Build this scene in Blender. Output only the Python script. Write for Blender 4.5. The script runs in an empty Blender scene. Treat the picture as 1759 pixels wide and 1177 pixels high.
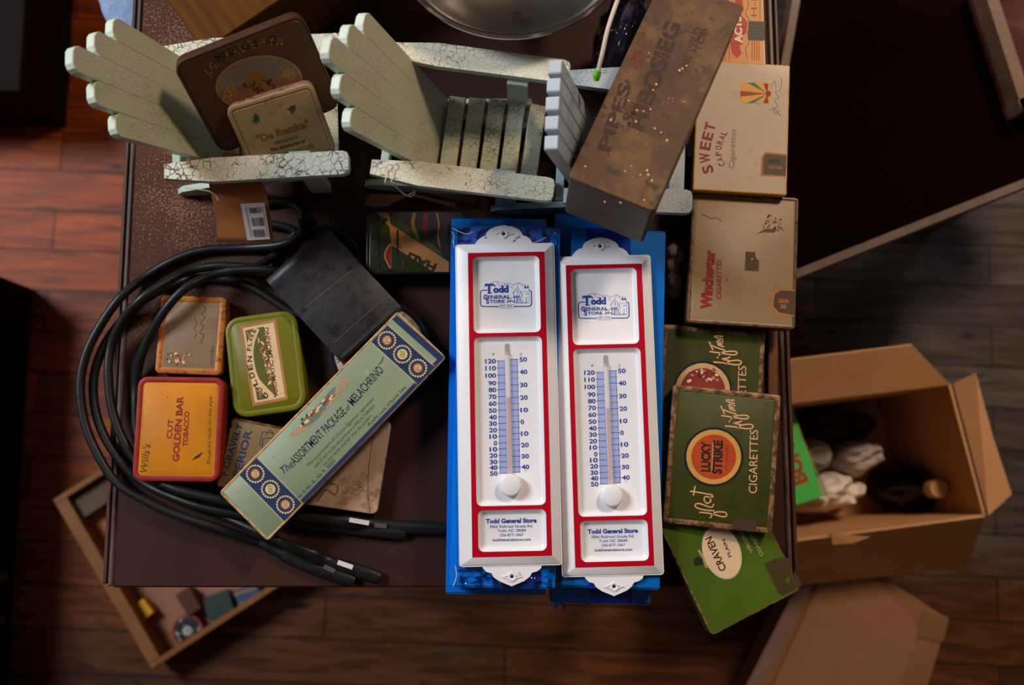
import bpy, bmesh, math, random
from mathutils import Vector, Matrix, noise
random.seed(7)
S = bpy.context.scene
COL = S.collection
R = math.radians
# ------------------------------------------------------------------ camera
Z0 = 0.75                                   # height of the table top
CAMZ, TILT, LENS = 1.77, R(7.5), 35.0
cam_d = bpy.data.cameras.new('camera'); cam = bpy.data.objects.new('camera', cam_d); COL.objects.link(cam)
cam.location = (0, 0, CAMZ); cam.rotation_euler = (TILT, 0, 0)
cam_d.lens = LENS; cam_d.sensor_width = 36; cam_d.clip_start = .02
cam_d.dof.use_dof = True; cam_d.dof.focus_distance = .975; cam_d.dof.aperture_fstop = 3.6
S.camera = cam
# ------------------------------------------------------------------ world, lights, exposure
W = bpy.data.worlds.new('room'); S.world = W; W.use_nodes = True
W.node_tree.nodes['Background'].inputs[0].default_value = (.75, .62, .5, 1)
W.node_tree.nodes['Background'].inputs[1].default_value = .10
def area(name, loc, target, sx, sy, power, col, spread=180):
    d = bpy.data.lights.new(name, 'AREA'); d.shape = 'RECTANGLE'; d.size = sx; d.size_y = sy
    d.energy = power; d.color = col; d.spread = R(spread)
    o = bpy.data.objects.new(name, d); COL.objects.link(o); o.location = loc
    o.rotation_euler = (Vector(target)-Vector(loc)).to_track_quat('-Z', 'Y').to_euler()
    return o
area('window_light', (-2.75, 1.45, 3.05), (0, .2, .75), .95, 1.2, 128, (.92, .96, 1.0))
area('ceiling_lamp_light', (1.15, 1.55, 2.55), (.75, .1, .2), .35, .35, 17, (1.0, .76, .54), 110)
area('far_window_light', (2.3, 2.4, 2.0), (1.2, .4, 0), 1.0, 1.2, 16, (.72, .84, 1.0))
S.view_settings.view_transform = 'Standard'; S.view_settings.look = 'None'
S.view_settings.gamma = 1; S.view_settings.use_curve_mapping = False
S.view_settings.exposure = 0.0
# ------------------------------------------------------------------ pixel -> place
F = 1759*LENS/36
def ray(u, v):
    d = Vector(((u-879.5)/F, -(v-588.5)/F, -1.))
    c, s = math.cos(TILT), math.sin(TILT)
    return Vector((d.x, c*d.y-s*d.z, s*d.y+c*d.z))
CAM = Vector((0, 0, CAMZ))
def U(u, v, z=0):                            # z above the table top
    r = ray(u, v); return CAM + r*((Z0+z-CAMZ)/r.z)
def UF(u, v, z=0): return U(u, v, z-Z0)      # z above the floor
# ------------------------------------------------------------------ materials
def lin(c): return tuple(((x/255)/12.92 if x/255 <= .04045 else ((x/255+.055)/1.055)**2.4) for x in c)+(1,)
MATS = {}
def mat(name, col, rough=.55, metal=0, wear=None, wear_amt=.5, wear_scale=60, vary=.25, vary_scale=25, bump=.0, spots=None,
        spot_scale=400, spot_amt=.62, spec=.3, coat=0, scale_v=(1, 1, 1), hole=None, hole_scale=250, alpha=1):
    if name in MATS: return MATS[name]
    m = bpy.data.materials.new(name); m.use_nodes = True; MATS[name] = m
    nt = m.node_tree; N = nt.nodes; L = nt.links; b = N['Principled BSDF']
    if len(col) == 3: col = lin(col)
    tc = N.new('ShaderNodeTexCoord'); mp = N.new('ShaderNodeMapping'); mp.inputs['Scale'].default_value = scale_v
    L.new(tc.outputs['Object'], mp.inputs[0])
    def noi(sc, det=4, rg=.6):
        n = N.new('ShaderNodeTexNoise'); n.inputs['Scale'].default_value = sc; n.inputs['Detail'].default_value = det
        n.inputs['Roughness'].default_value = rg; L.new(mp.outputs[0], n.inputs['Vector']); return n
    def ramp(src, lo, hi):
        r = N.new('ShaderNodeMapRange'); r.inputs[1].default_value = lo; r.inputs[2].default_value = hi; r.clamp = True
        L.new(src, r.inputs[0]); return r.outputs[0]
    def mix(f, a, c2, typ='MIX'):
        x = N.new('ShaderNodeMix'); x.data_type = 'RGBA'; x.blend_type = typ
        if isinstance(f, float): x.inputs[0].default_value = f
        else: L.new(f, x.inputs[0])
        for i, v in ((6, a), (7, c2)):
            if isinstance(v, tuple): x.inputs[i].default_value = v
            else: L.new(v, x.inputs[i])
        return x.outputs[2]
    n1 = noi(vary_scale); f1 = ramp(n1.outputs[0], .3, .7)
    dark = tuple(c*(1-vary) for c in col[:3])+(1,); light = tuple(min(1, c*(1+vary*.6)) for c in col[:3])+(1,)
    c = mix(f1, dark, light)
    if wear:
        n2 = noi(wear_scale, 8, .7); f2 = ramp(n2.outputs[0], 1-wear_amt-.06, 1-wear_amt+.06)
        c = mix(f2, c, lin(wear))
    if spots:
        n3 = noi(spot_scale, 3); f3 = ramp(n3.outputs[0], spot_amt, spot_amt+.05); c = mix(f3, c, lin(spots))
    L.new(c, b.inputs['Base Color'])
    b.inputs['Roughness'].default_value = rough; b.inputs['Metallic'].default_value = metal
    b.inputs['Specular IOR Level'].default_value = spec; b.inputs['Coat Weight'].default_value = coat
    b.inputs['Alpha'].default_value = alpha
    if bump:
        bp = N.new('ShaderNodeBump'); bp.inputs['Strength'].default_value = bump; bp.inputs['Distance'].default_value = .0006
        n4 = noi(wear_scale*4, 5); L.new(n4.outputs[0], bp.inputs['Height']); L.new(bp.outputs[0], b.inputs['Normal'])
    if hole is not None:                      # printed ink worn through to the surface beneath
        n5 = noi(hole_scale, 6, .7); f5 = ramp(n5.outputs[0], hole-.04, hole+.04); L.new(f5, b.inputs['Alpha'])
    return m
def ink(name, c, hole=.36, hs=300, rough=.5): return mat('ink_'+name, c, rough=rough, vary=.12, hole=hole, hole_scale=hs)
def plain(name, c, rough=.5, **k): return mat(name, c, rough=rough, vary=.06, **k)
# ------------------------------------------------------------------ object helpers
def link(o, parent=None):
    COL.objects.link(o)
    if parent: o.parent = parent
    return o
def tag(o, label=None, cat=None, group=None, kind=None):
    if label: o['label'] = label
    if cat: o['category'] = cat
    if group: o['group'] = group
    if kind: o['kind'] = kind
    return o
def empty(name, label, cat, mw=None, loc=None, rz=0, group=None):
    o = bpy.data.objects.new(name, None); COL.objects.link(o); o.empty_display_size = .02
    if mw is not None: o.matrix_world = mw
    if loc is not None: o.location = loc; o.rotation_euler = (0, 0, rz)
    return tag(o, label, cat, group)
def obj(name, bm, mats, parent=None, smooth=True, angle=35):
    me = bpy.data.meshes.new(name)
    bmesh.ops.recalc_face_normals(bm, faces=bm.faces[:])
    bm.to_mesh(me); bm.free()
    for m in (mats if isinstance(mats, (list, tuple)) else [mats]): me.materials.append(m)
    if smooth:
        for p in me.polygons: p.use_smooth = True
        me.set_sharp_from_angle(angle=R(angle))
    return link(bpy.data.objects.new(name, me), parent)
def rrect(w, h, r, seg=5, cx=0, cy=0):
    r = max(min(r, w/2-1e-5, h/2-1e-5), 1e-5); pts = []
    for (sx, sy, a0) in ((1, 1, 0), (-1, 1, 90), (-1, -1, 180), (1, -1, 270)):
        for k in range(seg+1):
            a = R(a0+90*k/seg); pts.append((cx+sx*(w/2-r)+r*math.cos(a), cy+sy*(h/2-r)+r*math.sin(a)))
    return pts
def loft(bm, rings, mi=None, cap0=True, cap1=True, closed=True):
    vs = [[bm.verts.new(p) for p in ring] for ring in rings]
    for i in range(len(vs)-1):
        n = len(vs[i])
        for k in range(n if closed else n-1):
            try:
                f = bm.faces.new((vs[i][k], vs[i][(k+1) % n], vs[i+1][(k+1) % n], vs[i+1][k]))
                if mi: f.material_index = mi[i]
            except ValueError: pass
    if cap0:
        f = bm.faces.new(list(reversed(vs[0]))); f.material_index = mi[0] if mi else 0
    if cap1:
        f = bm.faces.new(vs[-1]); f.material_index = mi[-1] if mi else 0
    return vs
def slab(bm, w, h, r, prof, mi=None, cx=0, cy=0, seg=5):
    rings = [[(x, y, z) for x, y in rrect(w-2*i, h-2*i, r-i if r > i else .0003, seg, cx, cy)] for i, z in prof]
    loft(bm, rings, mi)
def box(bm, x0, x1, y0, y1, z0, z1, bev=.001, M=None, mi=0):
    b = min(bev, (x1-x0)*.3, (y1-y0)*.3, (z1-z0)*.3)
    n0 = len(bm.verts)
    cx, cy = (x0+x1)/2, (y0+y1)/2; w, h = x1-x0, y1-y0
    rings = [[(cx+sx*(w/2-i), cy+sy*(h/2-i), z) for sx, sy in ((-1, -1), (1, -1), (1, 1), (-1, 1))] for i, z in ((b, z0), (0, z0+b), (0, z1-b), (b, z1))]
    if M is not None: rings = [[M @ Vector(p) for p in r] for r in rings]
    loft(bm, rings, [mi]*4)
def prism(bm, pts, z0, z1, bev=.0006, M=None, mi=None):       # polygon in xy, bevelled a little
    c = Vector((sum(p[0] for p in pts)/len(pts), sum(p[1] for p in pts)/len(pts)))
    def inset(k):
        out = []
        for p in pts:
            d = Vector(p)-c; l = d.length or 1; out.append(c+d*(1-k/l))
        return out
    rings = []
    for k, z in ((bev, z0), (0, z0+bev), (0, z1-bev), (bev, z1)):
        rings.append([(p[0], p[1], z) for p in inset(k)])
    if M is not None: rings = [[M @ Vector(p) for p in r] for r in rings]
    loft(bm, rings, mi)
def catmull(pts, n=6, closed=False):
    pts = [Vector(p) for p in pts]; out = []
    m = len(pts); rng = range(m if closed else m-1)
    for i in rng:
        p0 = pts[(i-1) % m] if closed or i > 0 else pts[0]*2-pts[1]
        p1 = pts[i]; p2 = pts[(i+1) % m]
        p3 = pts[(i+2) % m] if closed or i+2 < m else pts[-1]*2-pts[-2]
        for k in range(n):
            t = k/n
            out.append(.5*((2*p1)+(p2-p0)*t+(2*p0-5*p1+4*p2-p3)*t*t+(3*p1-p0-3*p2+p3)*t**3))
    if not closed: out.append(pts[-1])
    return out
def tube(bm, pts, rad, seg=10, flat=1.0, caps=True, closed=False):
    n = len(pts); rings = []; up = Vector((0, 0, 1))
    for i, p in enumerate(pts):
        a = pts[(i-1) % n] if closed else pts[max(i-1, 0)]; b = pts[(i+1) % n] if closed else pts[min(i+1, n-1)]
        t = (b-a).normalized(); s = t.cross(up)
        if s.length < .05: s = t.cross(Vector((0, 1, 0)))
        s.normalize(); q = s.cross(t).normalized()
        r = rad[i] if isinstance(rad, list) else rad
        rings.append([p+s*r*math.cos(2*math.pi*k/seg)+q*r*flat*math.sin(2*math.pi*k/seg) for k in range(seg)])
    if closed: rings.append(rings[0]); caps = False
    loft(bm, rings, None, caps, caps)
def lathe(bm, prof, seg=48, c=(0, 0, 0), mi=None, cap=False):
    rings = [[(c[0]+r*math.cos(2*math.pi*k/seg), c[1]+r*math.sin(2*math.pi*k/seg), c[2]+z) for k in range(seg)] for r, z in prof]
    loft(bm, rings, mi, cap, cap)
# ------------------------------------------------------------------ surfaces and prints
class Surf:
    def __init__(s, corners, zs):
        if not isinstance(zs, (list, tuple)): zs = [zs]*4
        p = [U(c[0], c[1], z) for c, z in zip(corners, zs)]
        s.c = sum(p, Vector())/4
        ex = ((p[1]-p[0])+(p[2]-p[3]))/2; ey = ((p[0]-p[3])+(p[1]-p[2]))/2
        s.w = ex.length; s.h = ey.length
        s.ex = ex.normalized(); s.n = s.ex.cross(ey).normalized(); s.ey = s.n.cross(s.ex)
        s.M = Matrix.Translation(s.c) @ Matrix((s.ex, s.ey, s.n)).transposed().to_4x4()
    def xy(s, u, v, h=0):
        r = ray(u, v); o = s.c+s.n*h
        t = (o-CAM).dot(s.n)/r.dot(s.n); q = CAM+r*t-o
        return Vector((q.dot(s.ex), q.dot(s.ey)))
_cap = None
def text_mesh(st, bold=0, shear=0, sx=1.0):
    cu = bpy.data.curves.new('t', 'FONT'); cu.body = st; cu.size = 1; cu.offset = bold; cu.shear = shear
    cu.resolution_u = 3; cu.space_character = sx
    o = bpy.data.objects.new('t', cu); COL.objects.link(o)
    bpy.context.view_layer.update()
    me = bpy.data.meshes.new_from_object(o.evaluated_get(bpy.context.evaluated_depsgraph_get()))
    vs = [v.co.copy() for v in me.vertices]; fs = [tuple(p.vertices) for p in me.polygons]
    bpy.data.objects.remove(o); bpy.data.curves.remove(cu); bpy.data.meshes.remove(me)
    return vs, fs
def cap_h():
    global _cap
    if _cap is None: _cap = max(v.y for v in text_mesh('H')[0])
    return _cap
class Print:
    """ink lying on a surface: lettering, lines, discs and shapes, one mesh"""
    def __init__(s, surf, h=0.00012): s.s = surf; s.bm = bmesh.new(); s.m = []; s.h = h; s.lay = 0
    def mi(s, m):
        if m not in s.m: s.m.append(m)
        return s.m.index(m)
    def z(s):
        s.cnt = getattr(s, 'cnt', 0)
        return s.h+s.lay*.00004+(s.cnt % 30)*1e-6
    def face(s, pts, k):
        s.cnt = getattr(s, 'cnt', 0)+1
        try: f = s.bm.faces.new([s.bm.verts.new((p[0], p[1], s.z())) for p in pts]); f.material_index = k
        except ValueError: pass
    def P(s, p): return s.s.xy(p[0], p[1], s.h)
    def poly(s, pts, m, smooth=0, closed=True):
        q = [s.P(p) for p in pts]; s.cnt = getattr(s, 'cnt', 0)+1
        if smooth: q = catmull(q, smooth, True)
        k = s.mi(m); vs = [s.bm.verts.new((p[0], p[1], s.z())) for p in q]
        es = [s.bm.edges.new((vs[i], vs[(i+1) % len(vs)])) for i in range(len(vs))]
        r = bmesh.ops.triangle_fill(s.bm, use_beauty=True, use_dissolve=False, edges=es, normal=(0, 0, 1))
        for g in r['geom']:
            if isinstance(g, bmesh.types.BMFace): g.material_index = k
    def line(s, pts, m, w=1.5, smooth=0, closed=False):
        q = [s.P(p) for p in pts]; s.cnt = getattr(s, 'cnt', 0)+1
        if smooth: q = catmull(q, smooth, closed)
        sc = (s.P((pts[0][0]+1, pts[0][1]))-s.P(pts[0])).length; hw = w*sc/2; k = s.mi(m); n = len(q)
        nn = []
        for i in range(n):
            a = q[i-1] if (closed or i > 0) else q[0]; b = q[(i+1) % n] if (closed or i < n-1) else q[-1]
            t = (b-a); t = t.normalized() if t.length > 0 else Vector((1, 0)); nn.append(Vector((-t.y, t.x))*hw)
        vs = [(s.bm.verts.new((*(q[i]+nn[i]), s.z())), s.bm.verts.new((*(q[i]-nn[i]), s.z()))) for i in range(n)]
        for i in range(n if closed else n-1):
            a, b = vs[i], vs[(i+1) % n]
            f = s.bm.faces.new((a[0], a[1], b[1], b[0])); f.material_index = k
    def ell(s, c, rx, ry, m, rot=0, n=40, ring=0):
        a = R(rot)
        pts = [(c[0]+rx*math.cos(t)*math.cos(a)-ry*math.sin(t)*math.sin(a), c[1]+rx*math.cos(t)*math.sin(a)+ry*math.sin(t)*math.cos(a)) for t in [2*math.pi*k/n for k in range(n)]]
        if ring: s.line(pts, m, ring, closed=True)
        else: s.face([s.P(p) for p in pts], s.mi(m))
    def put(s, vs, fs, org, dx, dy, m):
        k = s.mi(m); b = [s.bm.verts.new((*(org+dx*v.x+dy*v.y), s.z())) for v in vs]
        for f in fs:
            try: g = s.bm.faces.new([b[i] for i in f]); g.material_index = k
            except ValueError: pass
    def text(s, st, p0, p1, cap, m, bold=0, shear=0):
        vs, fs = text_mesh(st, bold, shear)
        if not vs: return
        x0 = min(v.x for v in vs); x1 = max(v.x for v in vs)
        for v in vs: v.x -= x0
        a, b = s.P(p0), s.P(p1); d = b-a; sc = (s.P((p0[0]+1, p0[1]))-a).length
        dx = d/(x1-x0); up = Vector((-d.y, d.x)).normalized()*cap*sc/cap_h()
        s.put(vs, fs, a, dx, up, m)
    def arc(s, st, pts, cap, m, bold=0, wf=.8, fat=1):          # letters one by one along a path
        q = catmull([s.P(p) for p in pts], 12); L = [0]
        for i in range(1, len(q)): L.append(L[-1]+(q[i]-q[i-1]).length)
        sc = (s.P((pts[0][0]+1, pts[0][1]))-s.P(pts[0])).length
        adv = [.45 if ch in ' IilJ1.' else 1.25 if ch in 'MWm' else 1. for ch in st]; tot = sum(adv); acc = 0
        for ch, ad in zip(st, adv):
            m0 = (acc+ad/2)/tot*L[-1]; acc += ad
            if ch == ' ': continue
            i = max(j for j in range(len(L)) if L[j] <= m0+1e-9); i = min(i, len(q)-2)
            pos = q[i].lerp(q[i+1], (m0-L[i])/max(1e-9, L[i+1]-L[i])); t = (q[i+1]-q[i]).normalized()
            vs, fs = text_mesh(ch, bold); x0 = min(v.x for v in vs); x1 = max(v.x for v in vs)
            wch = ad/tot*L[-1]*wf
            for v in vs: v.x = v.x-(x0+x1)/2
            s.put(vs, fs, pos, t*wch/(x1-x0), Vector((-t.y, t.x))*cap*sc/cap_h(), m)
    def build(s, name, parent): return obj(name, s.bm, s.m, parent, smooth=False)
def tin(name, label, cat, corners, zs, th, r, face, rim, side, rimw=.0035, lidh=.006, bev=.0014, base_in=.0006, emboss=.0004, group=None, base_side=None):
    s = Surf(corners, zs)
    root = empty(name, label, cat, mw=s.M @ Matrix.Translation((0, 0, -th)), group=group)
    b = bmesh.new()
    prof = [(0, th-lidh), (0, th-bev), (bev*.3, th-bev*.3), (bev, th), (rimw, th)]
    mi = [0, 1, 1, 1]
    if emboss:
        prof += [(rimw+.0006, th-emboss), (rimw+.0014, th-emboss), (rimw+.002, th)]; mi += [1, 2, 2]
    mi += [2]
    slab(b, s.w, s.h, r, prof, mi); lid = obj('lid', b, [side, rim, face], root)
    b = bmesh.new(); slab(b, s.w-2*base_in, s.h-2*base_in, r, [(.0012, 0), (0, .0012), (0, th-lidh)]); obj('base', b, base_side or side, root)
    s.root = root; s.th = th; s.lid = lid
    pr = Print(s); pr.root = root
    pr_build = pr.build
    def fin(nm='printed_lettering'):
        o = pr_build(nm, lid); o.location = (0, 0, th); return o
    pr.done = fin
    def more():
        q = Print(s); q.root = root
        def f2(nm):
            o = q.build(nm, lid); o.location = (0, 0, th); return o
        q.done = f2; q.more = more; return q
    pr.more = more
    return s, pr
# ================================================================== THE ROOM
def floor_mat():
    m = bpy.data.materials.new('old_floor_boards'); m.use_nodes = True; nt = m.node_tree; N = nt.nodes; L = nt.links; b = N['Principled BSDF']
    tc = N.new('ShaderNodeTexCoord'); mp = N.new('ShaderNodeMapping'); mp.inputs['Rotation'].default_value = (0, 0, R(2.2)); L.new(tc.outputs['Object'], mp.inputs[0])
    br = N.new('ShaderNodeTexBrick'); br.inputs['Scale'].default_value = 1; br.inputs['Brick Width'].default_value = .85; br.inputs['Row Height'].default_value = .074
    br.inputs['Mortar Size'].default_value = .0016; br.inputs['Mortar Smooth'].default_value = .3; br.offset = .37; br.inputs['Bias'].default_value = .0
    br.inputs['Color1'].default_value = lin((70, 40, 21)); br.inputs['Color2'].default_value = lin((96, 55, 28)); br.inputs['Mortar'].default_value = lin((22, 12, 8))
    L.new(mp.outputs[0], br.inputs['Vector'])
    m2 = N.new('ShaderNodeMapping'); m2.inputs['Scale'].default_value = (3, 26, 1); L.new(mp.outputs[0], m2.inputs[0])
    n = N.new('ShaderNodeTexNoise'); n.inputs['Scale'].default_value = 2.2; n.inputs['Detail'].default_value = 8; n.inputs['Distortion'].default_value = 1.2; L.new(m2.outputs[0], n.inputs['Vector'])
    r = N.new('ShaderNodeValToRGB'); r.color_ramp.elements[0].position = .36; r.color_ramp.elements[0].color = (.36, .33, .32, 1); r.color_ramp.elements[1].position = .62; r.color_ramp.elements[1].color = (1, 1, 1, 1)
    L.new(n.outputs[0], r.inputs[0])
    x = N.new('ShaderNodeMix'); x.data_type = 'RGBA'; x.blend_type = 'MULTIPLY'; x.inputs[0].default_value = .9; L.new(br.outputs[0], x.inputs[6]); L.new(r.outputs[0], x.inputs[7])
    # knots
    n3 = N.new('ShaderNodeTexNoise'); n3.inputs['Scale'].default_value = 9; n3.inputs['Detail'].default_value = 1; m3 = N.new('ShaderNodeMapping'); m3.inputs['Scale'].default_value = (1, 2.6, 1); L.new(mp.outputs[0], m3.inputs[0]); L.new(m3.outputs[0], n3.inputs['Vector'])
    r3 = N.new('ShaderNodeMapRange'); r3.inputs[1].default_value = .70; r3.inputs[2].default_value = .76; L.new(n3.outputs[0], r3.inputs[0])
    y = N.new('ShaderNodeMix'); y.data_type = 'RGBA'; L.new(r3.outputs[0], y.inputs[0]); L.new(x.outputs[2], y.inputs[6]); y.inputs[7].default_value = lin((26, 14, 9))
    # cool daylight at the right, painted in by greying the boards
    sx = N.new('ShaderNodeSeparateXYZ'); L.new(tc.outputs['Object'], sx.inputs[0])
    n5 = N.new('ShaderNodeTexNoise'); n5.inputs['Scale'].default_value = 4; L.new(mp.outputs[0], n5.inputs['Vector'])
    ad = N.new('ShaderNodeMath'); ad.operation = 'MULTIPLY_ADD'; L.new(n5.outputs[0], ad.inputs[0]); ad.inputs[1].default_value = .5; L.new(sx.outputs[0], ad.inputs[2])
    r5 = N.new('ShaderNodeMapRange'); r5.inputs[1].default_value = .55; r5.inputs[2].default_value = .85; L.new(ad.outputs[0], r5.inputs[0])
    s2 = N.new('ShaderNodeMapRange'); s2.inputs[1].default_value = -.22; s2.inputs[2].default_value = -.10; L.new(sx.outputs[1], s2.inputs[0])
    mu = N.new('ShaderNodeMath'); mu.operation = 'MULTIPLY'; L.new(r5.outputs[0], mu.inputs[0]); L.new(s2.outputs[0], mu.inputs[1])
    z = N.new('ShaderNodeMix'); z.data_type = 'RGBA'; L.new(mu.outputs[0], z.inputs[0]); L.new(y.outputs[2], z.inputs[6])
    hs = N.new('ShaderNodeHueSaturation'); hs.inputs['Saturation'].default_value = .28; hs.inputs['Value'].default_value = .95; L.new(y.outputs[2], hs.inputs['Color'])
    L.new(hs.outputs[0], z.inputs[7])
    # window light on the left boards, painted in as a brighter orange
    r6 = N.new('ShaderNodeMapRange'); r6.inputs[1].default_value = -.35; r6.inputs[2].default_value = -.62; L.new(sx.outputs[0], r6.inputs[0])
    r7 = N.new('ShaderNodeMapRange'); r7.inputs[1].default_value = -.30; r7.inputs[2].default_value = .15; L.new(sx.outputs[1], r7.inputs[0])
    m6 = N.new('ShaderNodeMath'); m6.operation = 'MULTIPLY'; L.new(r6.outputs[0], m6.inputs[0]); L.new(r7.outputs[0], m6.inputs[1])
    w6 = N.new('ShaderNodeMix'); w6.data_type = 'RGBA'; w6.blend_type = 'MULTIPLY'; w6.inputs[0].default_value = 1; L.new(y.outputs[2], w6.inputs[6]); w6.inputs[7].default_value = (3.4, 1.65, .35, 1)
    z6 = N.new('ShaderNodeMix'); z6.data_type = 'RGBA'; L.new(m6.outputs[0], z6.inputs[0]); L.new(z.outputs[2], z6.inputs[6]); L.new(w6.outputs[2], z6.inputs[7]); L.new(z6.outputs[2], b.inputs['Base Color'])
    b.inputs['Roughness'].default_value = .5; b.inputs['Specular IOR Level'].default_value = .2
    bp = N.new('ShaderNodeBump'); bp.inputs['Strength'].default_value = .3; bp.inputs['Distance'].default_value = .002; L.new(br.outputs[1], bp.inputs['Height']); bp.invert = True; L.new(bp.outputs[0], b.inputs['Normal'])
    return m
b = bmesh.new(); box(b, -3.2, 2.4, -2.0, 2.6, -.03, 0, .001)
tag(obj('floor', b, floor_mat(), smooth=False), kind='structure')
# ------------------------------------------------------------------ table
def table_mat():
    m = mat('dark_mahogany_top', (52, 26, 20), rough=.6, vary=.3, vary_scale=9, spots=(96, 62, 50), spot_scale=150, spot_amt=.76, spec=.18, scale_v=(1, .5, 1))
    nt = m.node_tree; N = nt.nodes; L = nt.links; b = N['Principled BSDF']; src = b.inputs['Base Color'].links[0].from_socket
    tc = N.new('ShaderNodeTexCoord')
    sx = N.new('ShaderNodeSeparateXYZ'); L.new(tc.outputs['Object'], sx.inputs[0])
    # varnish rubbed through near the left rim: tan speckles
    fx = N.new('ShaderNodeMapRange'); fx.inputs[1].default_value = -.23; fx.inputs[2].default_value = -.36; L.new(sx.outputs[0], fx.inputs[0])
    fy = N.new('ShaderNodeMapRange'); fy.inputs[1].default_value = .12; fy.inputs[2].default_value = .26; L.new(sx.outputs[1], fy.inputs[0])
    mu = N.new('ShaderNodeMath'); mu.operation = 'MULTIPLY'; L.new(fx.outputs[0], mu.inputs[0]); L.new(fy.outputs[0], mu.inputs[1])
    n = N.new('ShaderNodeTexNoise'); n.inputs['Scale'].default_value = 420; n.inputs['Detail'].default_value = 6; L.new(tc.outputs['Object'], n.inputs['Vector'])
    n2 = N.new('ShaderNodeTexNoise'); n2.inputs['Scale'].default_value = 16; n2.inputs['Detail'].default_value = 3; L.new(tc.outputs['Object'], n2.inputs['Vector'])
    a = N.new('ShaderNodeMath'); a.operation = 'MULTIPLY_ADD'; L.new(n2.outputs[0], a.inputs[0]); a.inputs[1].default_value = .34; L.new(n.outputs[0], a.inputs[2])
    r = N.new('ShaderNodeMapRange'); r.inputs[1].default_value = .72; r.inputs[2].default_value = .80; L.new(a.outputs[0], r.inputs[0])
    m3 = N.new('ShaderNodeMath'); m3.operation = 'MULTIPLY'; L.new(r.outputs[0], m3.inputs[0]); L.new(mu.outputs[0], m3.inputs[1])
    m4 = N.new('ShaderNodeMath'); m4.operation = 'MULTIPLY'; L.new(m3.outputs[0], m4.inputs[0]); m4.inputs[1].default_value = .75
    warm = N.new('ShaderNodeMix'); warm.data_type = 'RGBA'; L.new(mu.outputs[0], warm.inputs[0]); L.new(src, warm.inputs[6]); warm.inputs[7].default_value = lin((80, 40, 26))
    x = N.new('ShaderNodeMix'); x.data_type = 'RGBA'; L.new(m4.outputs[0], x.inputs[0]); L.new(warm.outputs[2], x.inputs[6]); x.inputs[7].default_value = lin((160, 108, 80)); L.new(x.outputs[2], b.inputs['Base Color'])
    return m
TX0, TX1, TY0, TY1 = -.3995, .276, -.113, .70
tbl = empty('side_table', 'dark brown rectangular wooden table covered with old tins', 'table', loc=((TX0+TX1)/2, (TY0+TY1)/2, 0))
def T_(b, n, m, **k):
    o = obj(n, b, m, tbl, **k); o.matrix_parent_inverse = Matrix.Translation(tbl.location).inverted(); return o
trim_m = mat('worn_edge_moulding', (96, 82, 80), rough=.35, vary=.35, vary_scale=40, wear=(60, 36, 28), wear_amt=.45, wear_scale=50, scale_v=(1, .15, 1))
dk = mat('dark_table_wood', (44, 24, 18), rough=.5, vary=.3)
b = bmesh.new(); box(b, TX0, TX1, TY0, TY1, Z0-.022, Z0, .0015); T_(b, 'tabletop', table_mat(), smooth=False)
for sx in (-1, 1):
    x = TX0 if sx < 0 else TX1
    xs = sorted((x+sx*.0005, x+sx*.0055)); b = bmesh.new(); box(b, xs[0], xs[1], TY0+.001, TY1-.001, Z0-.020, Z0+.0005, .002); T_(b, 'edge_moulding', trim_m)
    xs = sorted((x+sx*.0085, x+sx*.0125)); b = bmesh.new(); box(b, xs[0], xs[1], TY0+.003, TY1-.003, Z0-.15, Z0-.004, .001); T_(b, 'side_rail', mat('rail_wood', (82, 52, 42), rough=.45, vary=.3))
b = bmesh.new(); box(b, TX0+.03, TX1-.03, TY0+.03, TY0+.05, Z0-.11, Z0-.0225, .001); T_(b, 'apron', dk)
b = bmesh.new(); box(b, TX0+.03, TX1-.03, TY1-.05, TY1-.03, Z0-.11, Z0-.0225, .001); T_(b, 'apron', dk)
for x in (TX0-.0084, TX1-.0016):
    b = bmesh.new(); box(b, x, x+.010, TY0+.05, TY1-.05, Z0-.10, Z0-.0225, .001); T_(b, 'rail_spacer', dk)
for x in (TX0+.05, TX1-.05):
    for y in (TY0+.07, TY1-.07):
        b = bmesh.new(); loft(b, [[(x+sx*w, y+sy*w, z) for sx, sy in ((-1, -1), (1, -1), (1, 1), (-1, 1))] for w, z in ((.013, 0), (.021, Z0-.11), (.021, Z0-.0225))]); T_(b, 'leg', dk)
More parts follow.
